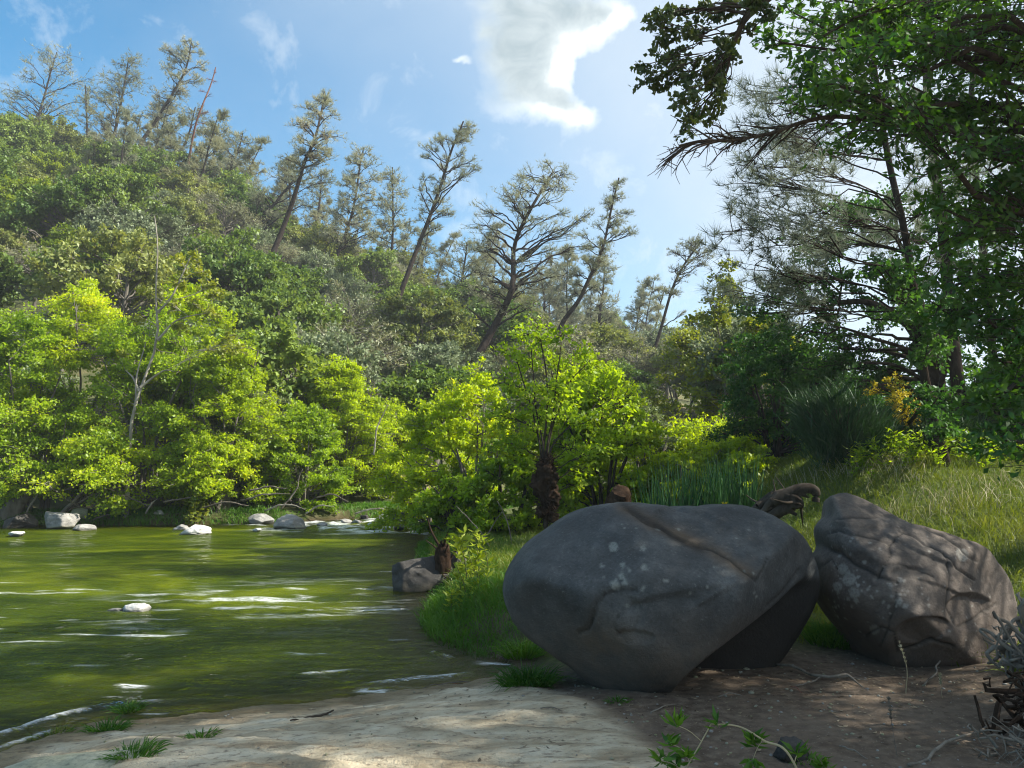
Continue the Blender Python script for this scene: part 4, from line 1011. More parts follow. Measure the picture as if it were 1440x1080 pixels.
for i in range(46):                             # bare twigs of the dead limb, most hanging down and left
    k = int(rng.uniform(12, 39)); s = P[k]; ln = rng.uniform(.15, .75)*(1-.4*k/40)
    d = nrm(np.array([-.8, rng.uniform(-.5, .5), rng.uniform(-1.0, .35)])); e2 = s+d*ln
    m_ = (s+e2)/2+rng.normal(size=3)*.05*ln+np.array([0, 0, .06*ln])
    Q = smoothline([s, m_, e2], 8); tubes(gl_, Q, np.linspace(.011, .003, 8), 4)
    for j in range(4):
        s2 = Q[int(rng.uniform(2, 7))]; e3 = s2+nrm(d+rng.normal(size=3)*.7)*ln*.4
        tubes(gl_, smoothline([s2, (s2+e3)/2+rng.normal(size=3)*.015, e3], 5), np.linspace(.005, .002, 5), 3)
link('bare_limb', gl_.mesh('bare_limb', M['bark'], True, origin=T[0]), e)

# oak branch reaching in from above (its trunk is outside, to the right)
rng = np.random.default_rng(430)
T = [np.array([6.6, 3.6, gz(6.6, 3.6)-.1]), np.array([6.2, 3.9, 3.0]), np.array([5.4, 4.4, 5.2]), np.array([4.3, 5.1, 6.1]), at(1160, -70, 5.8), at(1090, -5, 5.9), at(1045, 30, 6.0), at(1030, 65, 6.0)]
oc = [(x, y) for x, y in [(945, 20), (975, 18), (1000, 28), (1030, 12), (1060, 8), (930, 40), (955, 45), (985, 50), (912, 90), (938, 88), (965, 92), (992, 95), (1018, 88), (905, 120), (935, 118), (962, 122), (990, 118), (1012, 115), (952, 150), (975, 158), (1000, 160), (957, 185), (1015, 65), (1045, 45), (922, 28), (1080, 18), (1005, 140), (925, 55)]]
cl = [(at(x, y, 6.0+rng.uniform(-.35, .35)), (.125, .125, .085)) for x, y in oc]
st = [[at(1045, 30, 6.0), at(1030, 62, 6.0), at(1022, 85, 6.0), at(1005, 95, 6.0)], [at(1060, 10, 6.0), at(1010, 10, 6.0), at(960, 22, 6.0)], [at(1030, 62, 6.0), at(1018, 110, 6.0), at(985, 150, 6.0)]]
wd, lf = grow(rng, T, .16, .012, cl, twigs=8, nleaf=120, L=.05, W=.036, stems=None, upsweep=0, up=.3, twig_r=.003, trunk_n=40, sides=8, limb_r=.35)
for s in st: tubes(wd, smoothline(s, 12), np.linspace(.014, .006, 12), 5)
shade_clumps = [(np.array(c), (.8, .8, .6)) for c in [(5.6, 5.2, 6.6), (6.6, 4.6, 6.4), (7.4, 3.6, 5.6), (4.9, 5.9, 7.6), (6.0, 5.0, 7.8), (8.4, 4.2, 6.2), (7.4, 5.0, 5.0), (9.2, 3.2, 6.0), (8.6, 5.4, 7.2), (6.4, 2.6, 5.8), (7.6, 2.2, 5.2), (9.8, 4.4, 5.0), (5.6, 3.6, 6.8), (8.0, 3.2, 7.4), (6.8, 3.8, 8.2)]]  # out-of-view clumps, here and below, added to shade the ground in front
shade_clumps += [(np.array([rng.uniform(4.8, 10.5), rng.uniform(1.8, 5.6), rng.uniform(4.0, 8.6)]), (.95, .95, .7)) for _ in range(26)]
shade_clumps += [(np.array([x, rng.uniform(3.4, 5.0), .84*(x-1.6)+rng.uniform(-.8, .8)]), (.95, .95, .7)) for x in rng.uniform(5.0, 9.0, 14)]
w2, l2 = grow(rng, T[:4], .10, .05, shade_clumps, twigs=9, nleaf=520, L=.10, W=.045, upsweep=.1, up=.3, twig_r=.005)
wd.add(np.concatenate(w2.v), np.concatenate(w2.f4)); lf.add(np.concatenate(l2.v), np.concatenate(l2.f4), a=np.concatenate(l2.a))
plant_tree('overhanging_oak', T[0], wd, lf, M['bark'], M['dusky_oak'], 'dusky oak bough with small clustered leaves hanging into the sky at top right', 'oak tree')

# understorey on the right
for i, (px, Y, top, w, mt, lab) in enumerate([(1090, 17.5, 475, 3.0, 'near_oak', 'dark rounded bush below the left end of the evergreen oak'), (1160, 18.5, 500, 3.2, 'near_oak', 'dark bush directly behind the broom'), (1300, 17.0, 560, 2.6, 'near_oak', 'dark bush around the foot of the pine trunks'),
        (1385, 16.0, 545, 2.8, 'near_oak', 'dark bush between the thinner pine and the right edge'), (1460, 14.5, 480, 3.0, 'broadleaf', 'leafy green bush at the right edge of the meadow'), (1240, 19.5, 520, 3.2, 'near_oak', 'dark bush behind the gold flowers')]):
    shrub('understorey_bush', px, Y, top, w, mt, 'bark', lab, 'bush', 440+i, n=46, nleaf=420, L=.085, W=.05, group='dark bushes under the grove')
rng = np.random.default_rng(450)
for px, Y, w, top, lab in [(1192, 13.4, 1.9, 528, 'big dark blue-green broom bush with whip-like stems'), (1335, 14.2, 1.3, 575, 'smaller dark broom bush in front of the pine trunks')]:
    b = at(px, 700, Y); b[2] = gz(b[0], b[1]); h = at(px, top, Y)[2]-b[2]
    g = Geo()
    for k in range(16):                      # a broom is many brush-like fans at different heights
        a0 = rng.uniform(0, 6.283); q0 = rng.random()**.6
        c = b+np.array([math.cos(a0)*q0*w*.42, math.sin(a0)*q0*w*.42, h*rng.uniform(.05, .62)*(1-.3*q0)])
        n_ = 420; a = rng.uniform(0, 6.283, n_)
        D = np.stack([math.cos(a0)*q0*.5+np.cos(a)*.42, math.sin(a0)*q0*.5+np.sin(a)*.42, np.full(n_, 1.0)], -1)+rng.normal(size=(n_, 3))*.2
        blades(g, rng, c+rng.normal(size=(n_, 3))*np.array([.14, .14, .16])*w/1.9, D, h*rng.uniform(.18, .46, n_), .015, np.clip(rng.random()*.5+rng.random(n_)*.5, 0, 1), .3)
    gs = Geo()
    t3 = np.linspace(0, 1, 5)[None, :, None]; a = rng.uniform(0, 6.28, 40); q = np.stack([np.cos(a)*w*.35, np.sin(a)*w*.35, np.full(40, h*.6)], -1)
    tubes(gs, b+q[:, None]*t3+rng.normal(size=(40, 5, 3))*.02, np.broadcast_to(np.linspace(.014, .004, 5), (40, 5)), 4)
    e = empty('broom_bush', b, lab, 'bush'); link('stems', gs.mesh('stems', M['bark'], True, origin=b), e); link('whips', g.mesh('whips', M['broom'], origin=b), e)
def flowers(px, py, Y, w, h, n, L, mat, label, seed, name='flowering_shrub'):
    rng = np.random.default_rng(seed)
    c = at(px, py, Y); b = c.copy(); b[2] = gz(b[0], b[1])
    cl = [(c+rng.normal(size=3)*[w/2, w/3, h/2], .22) for _ in range(n)]
    wd, lf = grow(rng, [b, (b+c)/2, c], .03, .01, cl, twigs=6, nleaf=90, L=L, W=L*.6)
    return plant_tree(name, b, wd, lf, M['bark'], M[mat], label, 'shrub', leafname='blossom')
flowers(1268, 570, 14.2, .45, .9, 18, .06, 'gold', 'gold-flowering shrub glowing in the gap left of the pine trunks', 461)
flowers(1195, 575, 15.4, .5, .5, 7, .05, 'gold', 'faint gold flowers above the dark broom', 462)

# leafy herbs along the top of the meadow
def herb(px, py, Y, n, h, w, label, seed, mat='yellow_leaf', name='leafy_herb', L=.12, W=.035, group=None):
    rng = np.random.default_rng(seed)
    b = at(px, py, Y); b[2] = gz(b[0], b[1])
    gs, gl2 = Geo(), Geo()
    for i in range(n):
        s = b+np.array([rng.normal()*w*.3, rng.normal()*w*.3, 0]); s[2] = gz(s[0], s[1])-.02
        e = s+np.array([rng.normal()*h*.25, rng.normal()*h*.25, h*rng.uniform(.65, 1.05)])
        P = smoothline([s, (s+e)/2+rng.normal(size=3)*h*.05, e], 10); tubes(gs, P, np.linspace(.006, .002, 10), 4)
        k = rng.integers(2, 10, 26); a = rng.uniform(0, 6.28, 26)
        leaves(gl2, rng, P[k], np.stack([np.cos(a), np.sin(a), rng.uniform(.1, .9, 26)], -1), L*rng.uniform(.6, 1.15, 26), W, rng.random(26)*.6+.4*rng.random(), .6, .1)
    e = empty(name, b, label, 'plant', group)
    link('stems', gs.mesh('stems', M['stem_green'], True, origin=b), e); link('leaves', gl2.mesh('leaves', M[mat], origin=b), e)
GH = 'leafy herbs along the top of the meadow'
for i, (px, py, h, lab) in enumerate([(1222, 690, .5, 'leafy herb clump just right of the broom'), (1262, 684, .55, 'yellow-green herb clump below the gold flowers'), (1310, 682, .55, 'herb clump in front of the pine trunks'), (1352, 680, .6, 'tall herb clump below the thinner pine'), (1398, 680, .5, 'herb clump near the right edge of the meadow')]):
    herb(px, py, 12.6+.2*(i % 2), 13, h, .8, lab, 470+i, mat='alder_green', group=GH)
herb(672, 800, 9.0, 9, .62, .34, 'yellow-green leafy sprouts growing beside the rotten stump', 480, mat='yellow_leaf', name='leafy_sprout', L=.13, W=.038)
herb(650, 840, 8.2, 5, .42, .2, 'smaller yellow-green sprout below the leafy one on the grassy mound', 481, mat='yellow_leaf', name='leafy_sprout', L=.11, W=.035)
herb(270, 742, 20.0, 10, .9, .7, 'yellow and rusty leafed plant above the smooth whitish stone', 482, mat='cotton', name='leafy_sprout', L=.16, W=.09)
# ------------------------------------------------------------------ grass
def grass_patch(rng, n, xr, yr_, dens, L, W, amin=0.0, droop=(.2, 1.0), upv=1.2):
    out = []
    x = rng.uniform(*xr, n); y = rng.uniform(*yr_, n); k = dens(x, y) > rng.random(n)
    x, y = x[k], y[k]; z = gh(x, y)
    c = np.stack([x, y, z-.01], -1); m = len(c)
    D = rng.normal(size=(m, 3))*np.array([.38, .38, .1])+np.array([0, 0, upv])
    pat = np.clip(.5+.9*n2(x, y, .9, 3, 91), 0, 1)
    LL = L(x, y)*rng.uniform(.55, 1.15, m)*(.7+.6*pat)
    return c, D, LL, W*rng.uniform(.7, 1.3, m)*(.6+.05*y), np.clip(.55*pat+.5*rng.random(m), amin, 1), rng.uniform(*droop, m)

rng = np.random.default_rng(500)
def near_b(x, y, px, py, Y, r): c = at(px, py, Y); return np.hypot(x-c[0], y-c[1]) < r
def dm_(x, y):
    sh = shore(x, y); u = 720+F*x/np.maximum(y, 1)
    d = sstep(y, 6.0, 6.6)*sstep(x, .8, 1.6)*(sh > .1)
    d = np.where((x > 1.05) & (x < 3.2) & (y < 6.35), 0, d)
    d = np.maximum(d, sstep(x, 3.0, 3.5)*sstep(y, 5.4, 6.2)*.8)
    d = np.maximum(d, sstep(y, 7.4, 8.4)*(sh > .15)*.8)
    return d*np.clip(1.25-y/22, .25, 1)*(u < 1560)
g = Geo()
blades(g, rng, *grass_patch(rng, 190000, (-2, 12.5), (5.2, 16.5), dm_, lambda x, y: .17+.10*np.clip(n2(x, y, 1.3, 2, 5)+.4, 0, 1), .007))
tag(link('meadow_grass', g.mesh('meadow_grass', M['grass'])), 'tall yellow-green meadow grass', kind='stuff')
g = Geo()
def dw(x, y): return dm_(x, y)*sstep(n2(x, y, .7, 2, 95), .0, .4)*sstep(x, 1.2, 2.2)
blades(g, rng, *grass_patch(rng, 9000, (1, 12), (6.6, 14), dw, lambda x, y: .42+0*x, .006))
tag(link('dry_grass', g.mesh('dry_grass', M['straw'])), 'pale dry grass stalks in the meadow', kind='stuff')
g = Geo()
def dbk(x, y):
    sh = shore(x, y)
    d = sstep(sh, -.12, .05)*sstep(-sh, -1.7, -.7)*sstep(y, 6.7, 7.2)*(x > -3)
    d = np.maximum(d, (np.hypot((x+.25)/.75, (y-8.0)/1.2) < 1)*1.0*(sh > -.15))
    return d
blades(g, rng, *grass_patch(rng, 60000, (-2.4, 1.2), (6.6, 16), dbk, lambda x, y: .14+.16*np.exp(-((x+.55)**2+(y-8.1)**2)/.8), .007, droop=(.3, 1.1)))
tag(link('bank_grass', g.mesh('bank_grass', M['bank_grass'])), 'lush green grass on the near bank', kind='stuff')
g = Geo()
def dfar(x, y):
    sh = shore(x, y); return ((sh > -.1) & (sh < .9) & (y > 18))*sstep(n2(x, y, .5, 2, 99), -.35, .2)
blades(g, rng, *grass_patch(rng, 120000, (-20, 2), (19, 26), dfar, lambda x, y: .32+0*x, .008, droop=(.4, 1.1)))
tag(link('far_bank_grass', g.mesh('far_bank_grass', M['bank_grass'])), 'green grass hanging over the far bank', kind='stuff')

def tuft(px, py, n, h, spread, label, seed, mat='bank_grass', W=.008, name='grass_tuft', z=None, droop=(.3, 1.1), out_=.5, hp=None):
    rng = np.random.default_rng(seed)
    b = hit(px, py) if hp is None else np.array(hp, float)
    a = rng.uniform(0, 6.283, n); q = rng.random(n)**.7*spread
    x, y = b[0]+np.cos(a)*q, b[1]+np.sin(a)*q*.8
    z = np.maximum(gh(x, y), WZ-.02)
    g = Geo(); D = np.stack([np.cos(a)*q/spread*out_, np.sin(a)*q/spread*out_, np.ones(n)], -1)+rng.normal(size=(n, 3))*.25
    blades(g, rng, np.stack([x, y, z], -1), D, h*rng.uniform(.5, 1.1, n), W*rng.uniform(.7, 1.2, n), rng.random(n), rng.uniform(*droop, n))
    return tag(link(name, g.mesh(name, M[mat], origin=b), loc=b), label, 'grass tuft')
tuft(742, 968, 420, .24, .16, 'arching grass tuft at the left foot of the big boulder', 601, out_=.9)
tuft(735, 925, 300, .26, .16, 'taller grass tuft squeezed between the river and the big boulder', 602, out_=.9)
tuft(185, 1072, 260, .10, .13, 'green grass tuft at the bottom left beside the pale slab', 603, out_=1.3, W=.006)
tuft(150, 1030, 220, .12, .10, 'dark green tuft at the waterline above the bottom-left slab', 604, out_=1.3, W=.006)
tuft(180, 996, 160, .11, .08, 'small tuft where the sand meets the river', 605, out_=1.2, W=.006)
tuft(282, 1040, 110, .06, .10, 'flattened sparse tuft on the sand', 606, out_=2, W=.006)
tuft(868, 988, 90, .05, .07, 'tiny tuft on the dirt in front of the big boulder', 607, out_=2, W=.005)
tuft(75, 1035, 120, .10, .12, 'thin pale tuft standing in the shallows at left', 608, out_=1.6, W=.005, mat='grass')
tuft(1175, 925, 900, .28, .22, 'bright grass tuft in the gap between the two boulders', 609, out_=.4, hp=(2.62, 6.35, gz(2.62, 6.35)))
tuft(1408, 850, 300, .34, .12, 'grass clump at the right side of the cracked boulder', 610, out_=.8, hp=(4.0, 6.15, gz(4.0, 6.15)), mat='grass')
tuft(1425, 900, 200, .22, .12, 'grass clump above the root tangle at the right edge', 611, out_=.9, hp=(3.42, 5.25, gz(3.42, 5.25)), mat='grass')
tuft(1135, 1075, 80, .05, .1, 'low green sprigs on the dirt near the bottom right', 612, out_=1.6)

# reeds behind the big boulder
rng = np.random.default_rng(520)
for i, (px, Y, w, top, n_, lab) in enumerate([(940, 10.6, .6, 632, 150, 'tall slender reeds, left end of the reed bed behind the big boulder'), (990, 10.9, .6, 640, 330, 'dense dark reeds in the middle of the reed bed'), (1035, 11.1, .55, 628, 300, 'dark reed clump at the right end of the reed bed')]):
    b = at(px, 715, Y); b[2] = gz(b[0], b[1]); h = at(px, top, Y)[2]-b[2]
    a = rng.uniform(0, 6.283, n_); q = rng.random(n_)**.5*w/2
    pos = np.stack([b[0]+np.cos(a)*q*1.15, b[1]+np.sin(a)*q, np.full(n_, b[2]-.02)], -1)
    g = Geo(); blades(g, rng, pos, np.array([0, 0, 1.])+rng.normal(size=(n_, 3))*[.10, .10, 0], h*rng.uniform(.55, 1.08, n_), .022, rng.random(n_), rng.uniform(0, .2, n_))
    e = empty('reed_clump', b, lab, 'reeds', 'reeds behind the big boulder'); link('stalks', g.mesh('stalks', M['reed'], origin=b), e)

# single dry stalk in front of the cracked boulder and others
def stalk(p, top, label, r=.0035, seed=1, ear=True, mat='straw', name='dry_stalk'):
    p = np.array(p, float); rng = np.random.default_rng(seed); g = Geo()
    P = smoothline([p, p+(np.array(top)-p)*.5+rng.normal(size=3)*.008, top], 14); tubes(g, P, np.linspace(r, r*.5, 14), 4)
    if ear:
        n_ = 60; k = rng.integers(8, 14, n_)
        leaves(g, rng, P[k], np.array([0, 0, 1.])+rng.normal(size=(n_, 3))*.35, .022, .006, rng.random(n_), .3)
    tag(link(name, g.mesh(name, M[mat], origin=p), loc=p), label, 'dry stalk')
b = hit(1274, 978); stalk(b, at(1265, 905, b[1]), 'single pale seed stalk standing before the cracked boulder', seed=3)
b = hit(1262, 1066); stalk(b, at(1250, 985, b[1]), 'thin brown stalk upright in the dirt at lower right', .0025, 4, mat='drift')
b = hit(1325, 982); stalk(b, at(1322, 950, b[1]), 'short pale stalk under the cracked boulder', .002, 5)

# yellow flower peeping over the big boulder
b = np.array(at(1019, 712, 6.9)); g = Geo(); gz0 = gz(b[0], b[1]); rng = np.random.default_rng(9)
e = empty('yellow_flower', (b[0], b[1], gz0), 'single yellow flower peeping over the big boulder', 'flower')
tubes(g, smoothline([(0, 0, 0), (.02, 0, .5*(b[2]-gz0)), (0, 0, b[2]-gz0)], 10), np.full(10, .004), 4); link('stem', g.mesh('stem', M['stem_green'], True), e)
g = Geo(); a = np.linspace(0, 6.283, 13)[:-1]; leaves(g, rng, np.tile([0, 0, b[2]-gz0], (12, 1)), np.stack([np.cos(a)*.5, np.sin(a)*.5, np.ones(12)*.9], -1), .05, .022, rng.random(12)*.5+.5, .8); link('petals', g.mesh('petals', M['gold']), e)

# ------------------------------------------------------------------ dead wood
def log(name, pts, radii, mat, label, cat, seed, rough=.25, sides=28, n=60, extra=None, origin=None, twigs=0, arms=None):
    rng = np.random.default_rng(seed); P = smoothline(pts, n); jl = np.linalg.norm(P[-1]-P[0]); jt = np.linspace(0, 5, n)
    P = P+jl*.035*np.stack([fbm(np.stack([jt, jt*0+c_*9.1, jt*0+seed*1.7], -1), 3, c_) for c_ in range(3)], -1)*np.minimum(1, np.arange(n)/3)[:, None]; Rr = np.interp(np.linspace(0, 1, n), np.linspace(0, 1, len(radii)), radii)
    g = Geo(); tubes(g, P, Rr, sides)
    V = g.v[0]; C = np.repeat(P, sides, 0); d = V-C; le = np.linalg.norm(d, axis=1, keepdims=True)
    T = nrm(np.gradient(P, axis=0)); al = np.repeat(np.linspace(0, 1, n)*np.linalg.norm(P[-1]-P[0]), sides)
    ang = np.tile(np.arange(sides)*2*math.pi/sides, n); s_ = max(radii)
    Q = np.stack([np.cos(ang)*1.6, np.sin(ang)*1.6, al/s_*.35], -1)
    V[:] = C+d*(1+rough*fbm(Q+seed, 4, seed)+rough*.8*fbm(Q*np.array([4, 4, .8])+seed, 3, seed+1))[:, None]
    for e_, s0 in ((P[0], 0), (P[-1], (n-1)*sides)):              # closed ends
        m0 = g.n; g.add([e_]); k = np.arange(sides); fx_ = np.stack([s0+k, s0+(k+1) % sides, np.full(sides, m0)], -1)
        g.f3.append(fx_ if s0 else fx_[:, ::-1])
    for i in range(twigs):
        k = int(rng.uniform(.1*n, .95*n)); d = nrm(rng.normal(size=3)+[0, 0, .5]); ln = rng.uniform(.2, .8)*s_*6
        tubes(g, smoothline([P[k], P[k]+d*ln*.5+rng.normal(size=3)*ln*.08, P[k]+d*ln], 8), np.linspace(s_*.16, s_*.04, 8), 5)
    for ap, ar in (arms or []):
        aP = smoothline(ap, 24)+.012*np.stack([fbm(np.stack([np.linspace(0, 6, 24), np.full(24, c_*4.), np.full(24, seed*1.)], -1), 3, c_) for c_ in range(3)], -1); tubes(g, aP, np.interp(np.linspace(0, 1, 24), np.linspace(0, 1, len(ar)), ar)*(1+.25*vnoise(aP*14)), 12)
    o = P[0] if origin is None else origin
    ob = link(name, g.mesh(name, M[mat], True, origin=o), loc=o)
    return tag(ob, label, cat)
def gp(px, py, dz=0.0, Y=None):
    b = hit(px, py) if Y is None else at(px, py, Y); b = np.array(b); b[2] = (gz(b[0], b[1]) if Y is None else b[2])+dz; return b
# weathered log behind the boulders with a hollow end
L0 = at(1062, 728, 10.4); L1 = at(1095, 706, 10.2); L2 = at(1125, 694, 10.0); L3 = at(1148, 692, 9.9)
def a10(x, y, d=0): return at(x, y, 10.1+d)
e = log('fallen_log', [L0, L1, a10(1118, 706), a10(1130, 712)], [.13, .15, .10, .02], 'bark', 'weathered hollow-ended log lying in the grass between the boulders', 'log', 31, .8, twigs=7, arms=[([a10(1085, 706), a10(1112, 692), a10(1134, 686), a10(1147, 691), a10(1147, 706)], [.06, .075, .07, .06, .045]), ([a10(1070, 722), a10(1092, 700), a10(1120, 694), a10(1138, 700)], [.04, .05, .045, .01]), ([a10(1075, 730), a10(1100, 716), a10(1120, 724)], [.05, .06, .02]), ([a10(1066, 712, .1), a10(1080, 702, .1), a10(1088, 690, .1)], [.05, .03, .01])])
e = log('tree_stump', [at(866, 724, 11.4), at(871, 704, 11.4), at(874, 690, 11.3)], [.17, .18, .13], 'debris', 'dark cut stump behind the left shoulder of the big boulder', 'stump', 32, .35)
b = gp(622, 822); log('rotten_stump', [b+[0, 0, -.1], b+[.02, 0, .2], b+[.0, 0, .40], b+[.03, 0, .52]], [.14, .11, .10, .05], 'debris', 'ragged rotten stump standing at the near bank beside the dark stone', 'stump', 33, .4, twigs=9)
# leaning pale trunk, far left
log('leaning_trunk', [at(-22, 748, 20.1), at(10, 722, 20.0), at(36, 694, 20.1), at(62, 668, 20.4), at(95, 640, 20.9)], [.30, .24, .19, .15, .09], 'bark_grey', 'thick pale trunk leaning over the bank at the far left', 'trunk', 34, .12)
log('leaning_trunk', [at(72, 738, 20.0), at(100, 706, 20.0), at(135, 672, 20.3), at(178, 655, 20.6)], [.05, .045, .04, .025], 'bark_grey', 'thin pale branch slanting up behind the angular grey stone', 'branch', 35, .1)
rng = np.random.default_rng(540)
BR = [((18, 722), (40, 660), (44, 600)), ((30, 735), (60, 690), (62, 640)), ((70, 735), (95, 716), (122, 708)), ((120, 740), (128, 728), (160, 722)), ((205, 722), (214, 706), (220, 702)), ((150, 700), (170, 690), (210, 712)), ((340, 704), (370, 692), (408, 694)), ((372, 718), (400, 702), (430, 716)),
      ((96, 716), (130, 690), (200, 678)), ((230, 706), (255, 700), (292, 698)), ((430, 722), (450, 706), (470, 712)), ((280, 716), (320, 700), (350, 712)), ((445, 700), (468, 690), (490, 706)), ((0, 700), (12, 660), (20, 600)), ((80, 660), (84, 620), (96, 590)), ((350, 690), (380, 680), (402, 688)),
      ((500, 722), (520, 712), (545, 716)), ((85, 690), (120, 676), (160, 690)), ((395, 716), (420, 690), (425, 660)), ((525, 640), (530, 590), (545, 570))]
BL = ['upright dead stick left of the leaning pale trunk', 'steep dead stick over the dark shaded stone', 'forked bleached stick over the angular grey stone', 'bleached twig beside the low flat stone', 'short broken white stick on the far bank grass', 'arched dead branch over the far bank grass', 'pale arched root branch above the flat-topped stone', 'bleached fallen branch behind the domed stone',
      'long low dead branch under the left alders', 'dead branch above the smooth whitish stone', 'bleached branch tip left of the rapids', 'dead branch between the whitish and flat-topped stones', 'curved dead branch under the lime alder by the rapids', 'dead stick at the left frame edge', 'thin upright pale sapling stem in the left alders', 'higher arched twig above the flat-topped stone',
      'pale driftwood branch behind the rapids', 'dead branch crossing the leaning pale trunk', 'thin dead stem rising above the domed stone', 'dark bare stem of a sapling behind the lime alders']
for i, (q, lab) in enumerate(zip(BR, BL)):
    Yb = 20.1+.9*sstep(np.array(q[1][0]*1.), 300, 560)*2.2
    P = [at(x, y, Yb-.1*j+rng.uniform(-.15, .15)) for j, (x, y) in enumerate(q)]; P[1] = P[1]*.55+(P[0]+P[2])*.225
    log('dead_branch', P, [.026, .020, .007], 'bark_pale' if i % 3 == 1 else 'drift', lab, 'branch', 50+i, .2, 7, 22, twigs=7)
for i, (q, lab) in enumerate(zip([((690, 792), (672, 742), (640, 712)), ((668, 780), (690, 745), (705, 720)), ((720, 770), (712, 730), (700, 705))], ['long bleached stick arching up in front of the low alder bush', 'bleached stick crossing the arching one', 'thin grey stick leaning by the debris-wrapped trunk'])):
    P = [at(x, y, 12.2+.2*i) for x, y in q]; P[0][2] = gz(P[0][0], P[0][1])
    log('dead_branch', P, [.012, .010, .004], 'drift', lab, 'branch', 80+i, .1, 6, 14, twigs=3)
# sticks and roots on the sand and dirt
b = [gp(x, y, dz) for x, y, dz in [(408, 1020, .012), (440, 1014, .018), (470, 1008, .012)]]
log('stick', b, [.004, .009, .005], 'bark', 'dark curved stick lying on the pale slab', 'stick', 90, .3, 8, 20)
b = [gp(x, y, dz) for x, y, dz in [(596, 974, .008), (630, 966, .014), (668, 958, .008)]]
log('stick', b, [.003, .005, .003], 'drift', 'thin stick lying along the waterline left of the boulder', 'stick', 91, .2, 8, 20)
b = [gp(x, y, dz) for x, y, dz in [(620, 962, .008), (655, 960, .014), (690, 952, .008)]]
log('stick', b, [.003, .004, .002], 'red_bark', 'thin reddish stick next to the waterline stick', 'stick', 92, .2, 8, 20)
b = [gp(x, y, dz) for x, y, dz in [(1092, 938, .02), (1120, 950, .03), (1160, 960, .035), (1190, 962, .03), (1215, 968, .005)]]
log('root', b, [.008, .010, .009, .009, .004], 'drift', 'bleached root snaking over the dirt between the boulders', 'root', 93, .15, 8, 40)
b = [gp(x, y, dz) for x, y, dz in [(1120, 968, .012), (1165, 958, .02), (1220, 962, .012)]]
log('root', b, [.004, .005, .003], 'drift', 'thinner pale root crossing the bleached one', 'root', 94, .15, 8, 30)
b = [gp(x, y, dz) for x, y, dz in [(1300, 968, .01), (1318, 950, .04), (1335, 925, .07), (1338, 905, .10)]]
log('root', b, [.006, .006, .005, .003], 'drift', 'small root curving up against the cracked boulder', 'root', 95, .15, 8, 30)
b = [gp(x, y, dz) for x, y, dz in [(1278, 1078, .01), (1320, 1062, .03), (1362, 1040, .03), (1410, 1010, .02)]]
log('root', b, [.008, .008, .006, .005], 'drift', 'pale root lying towards the bottom right corner', 'root', 96, .15, 8, 30)
for i, (x, y, dx, dy, lab) in enumerate([(1010, 984, 34, -4, 'pale twig lying flat in front of the big boulder'), (1112, 967, 16, 10, 'short reddish twig in front of the boulder gap'), (915, 1006, 46, -10, 'grey twig on the dirt below the big boulder'), (1180, 1050, 40, 22, 'bent twig near the dark bottom stone'), (760, 1002, 30, 4, 'thin twig at the edge of the pale slab')]):
    a_, b_ = gp(x, y, .008), gp(x+dx, y+dy, .008)
    log('twig', [a_, (a_+b_)/2+[0, .01, .012], b_], [.003, .004, .002], 'red_bark' if i == 1 else 'drift', lab, 'twig', 100+i, .2, 6, 12)

# root tangle at the right edge and the dark root bank below it
def tangle(c, rad, n, r, mat, label, seed, name='root_tangle'):
    rng = np.random.default_rng(seed); g = Geo(); c = np.array(c)
    p0 = c+rng.normal(size=(n, 3))*np.array(rad)*.5; d = nrm(rng.normal(size=(n, 3))*[1, .6, .6]+[-.7, -.3, .15]); ln = rng.uniform(.06, .2, (n, 1))
    t = np.linspace(0, 1, 8)[None, :, None]
    s1 = rng.normal(size=(n, 3))*.10
    P = p0[:, None]+d[:, None]*ln[:, None]*t+s1[:, None]*np.sin(t*3.1)+rng.normal(size=(n, 8, 3))*.012
    Rr = r*rng.uniform(.4, 1.6, (n, 1))*np.linspace(1.2, .5, 8)[None]
    tubes(g, P, Rr, 6)
    return tag(link(name, g.mesh(name, M[mat], True, origin=c), loc=c), label, 'roots')
c = at(1462, 915, 4.6); tangle(c, (.13, .16, .13), 60, .012, 'drift', 'grey tangle of exposed roots at the right edge beside the cracked boulder', 701)
c = at(1478, 1000, 4.2); tangle(c, (.15, .2, .12), 60, .010, 'debris', 'dark root mass on the dirt bank at the lower right corner', 702)
c = at(1465, 1060, 3.9); tangle(c, (.2, .16, .05), 40, .005, 'drift', 'thin pale rootlets below the dark root mass', 703)

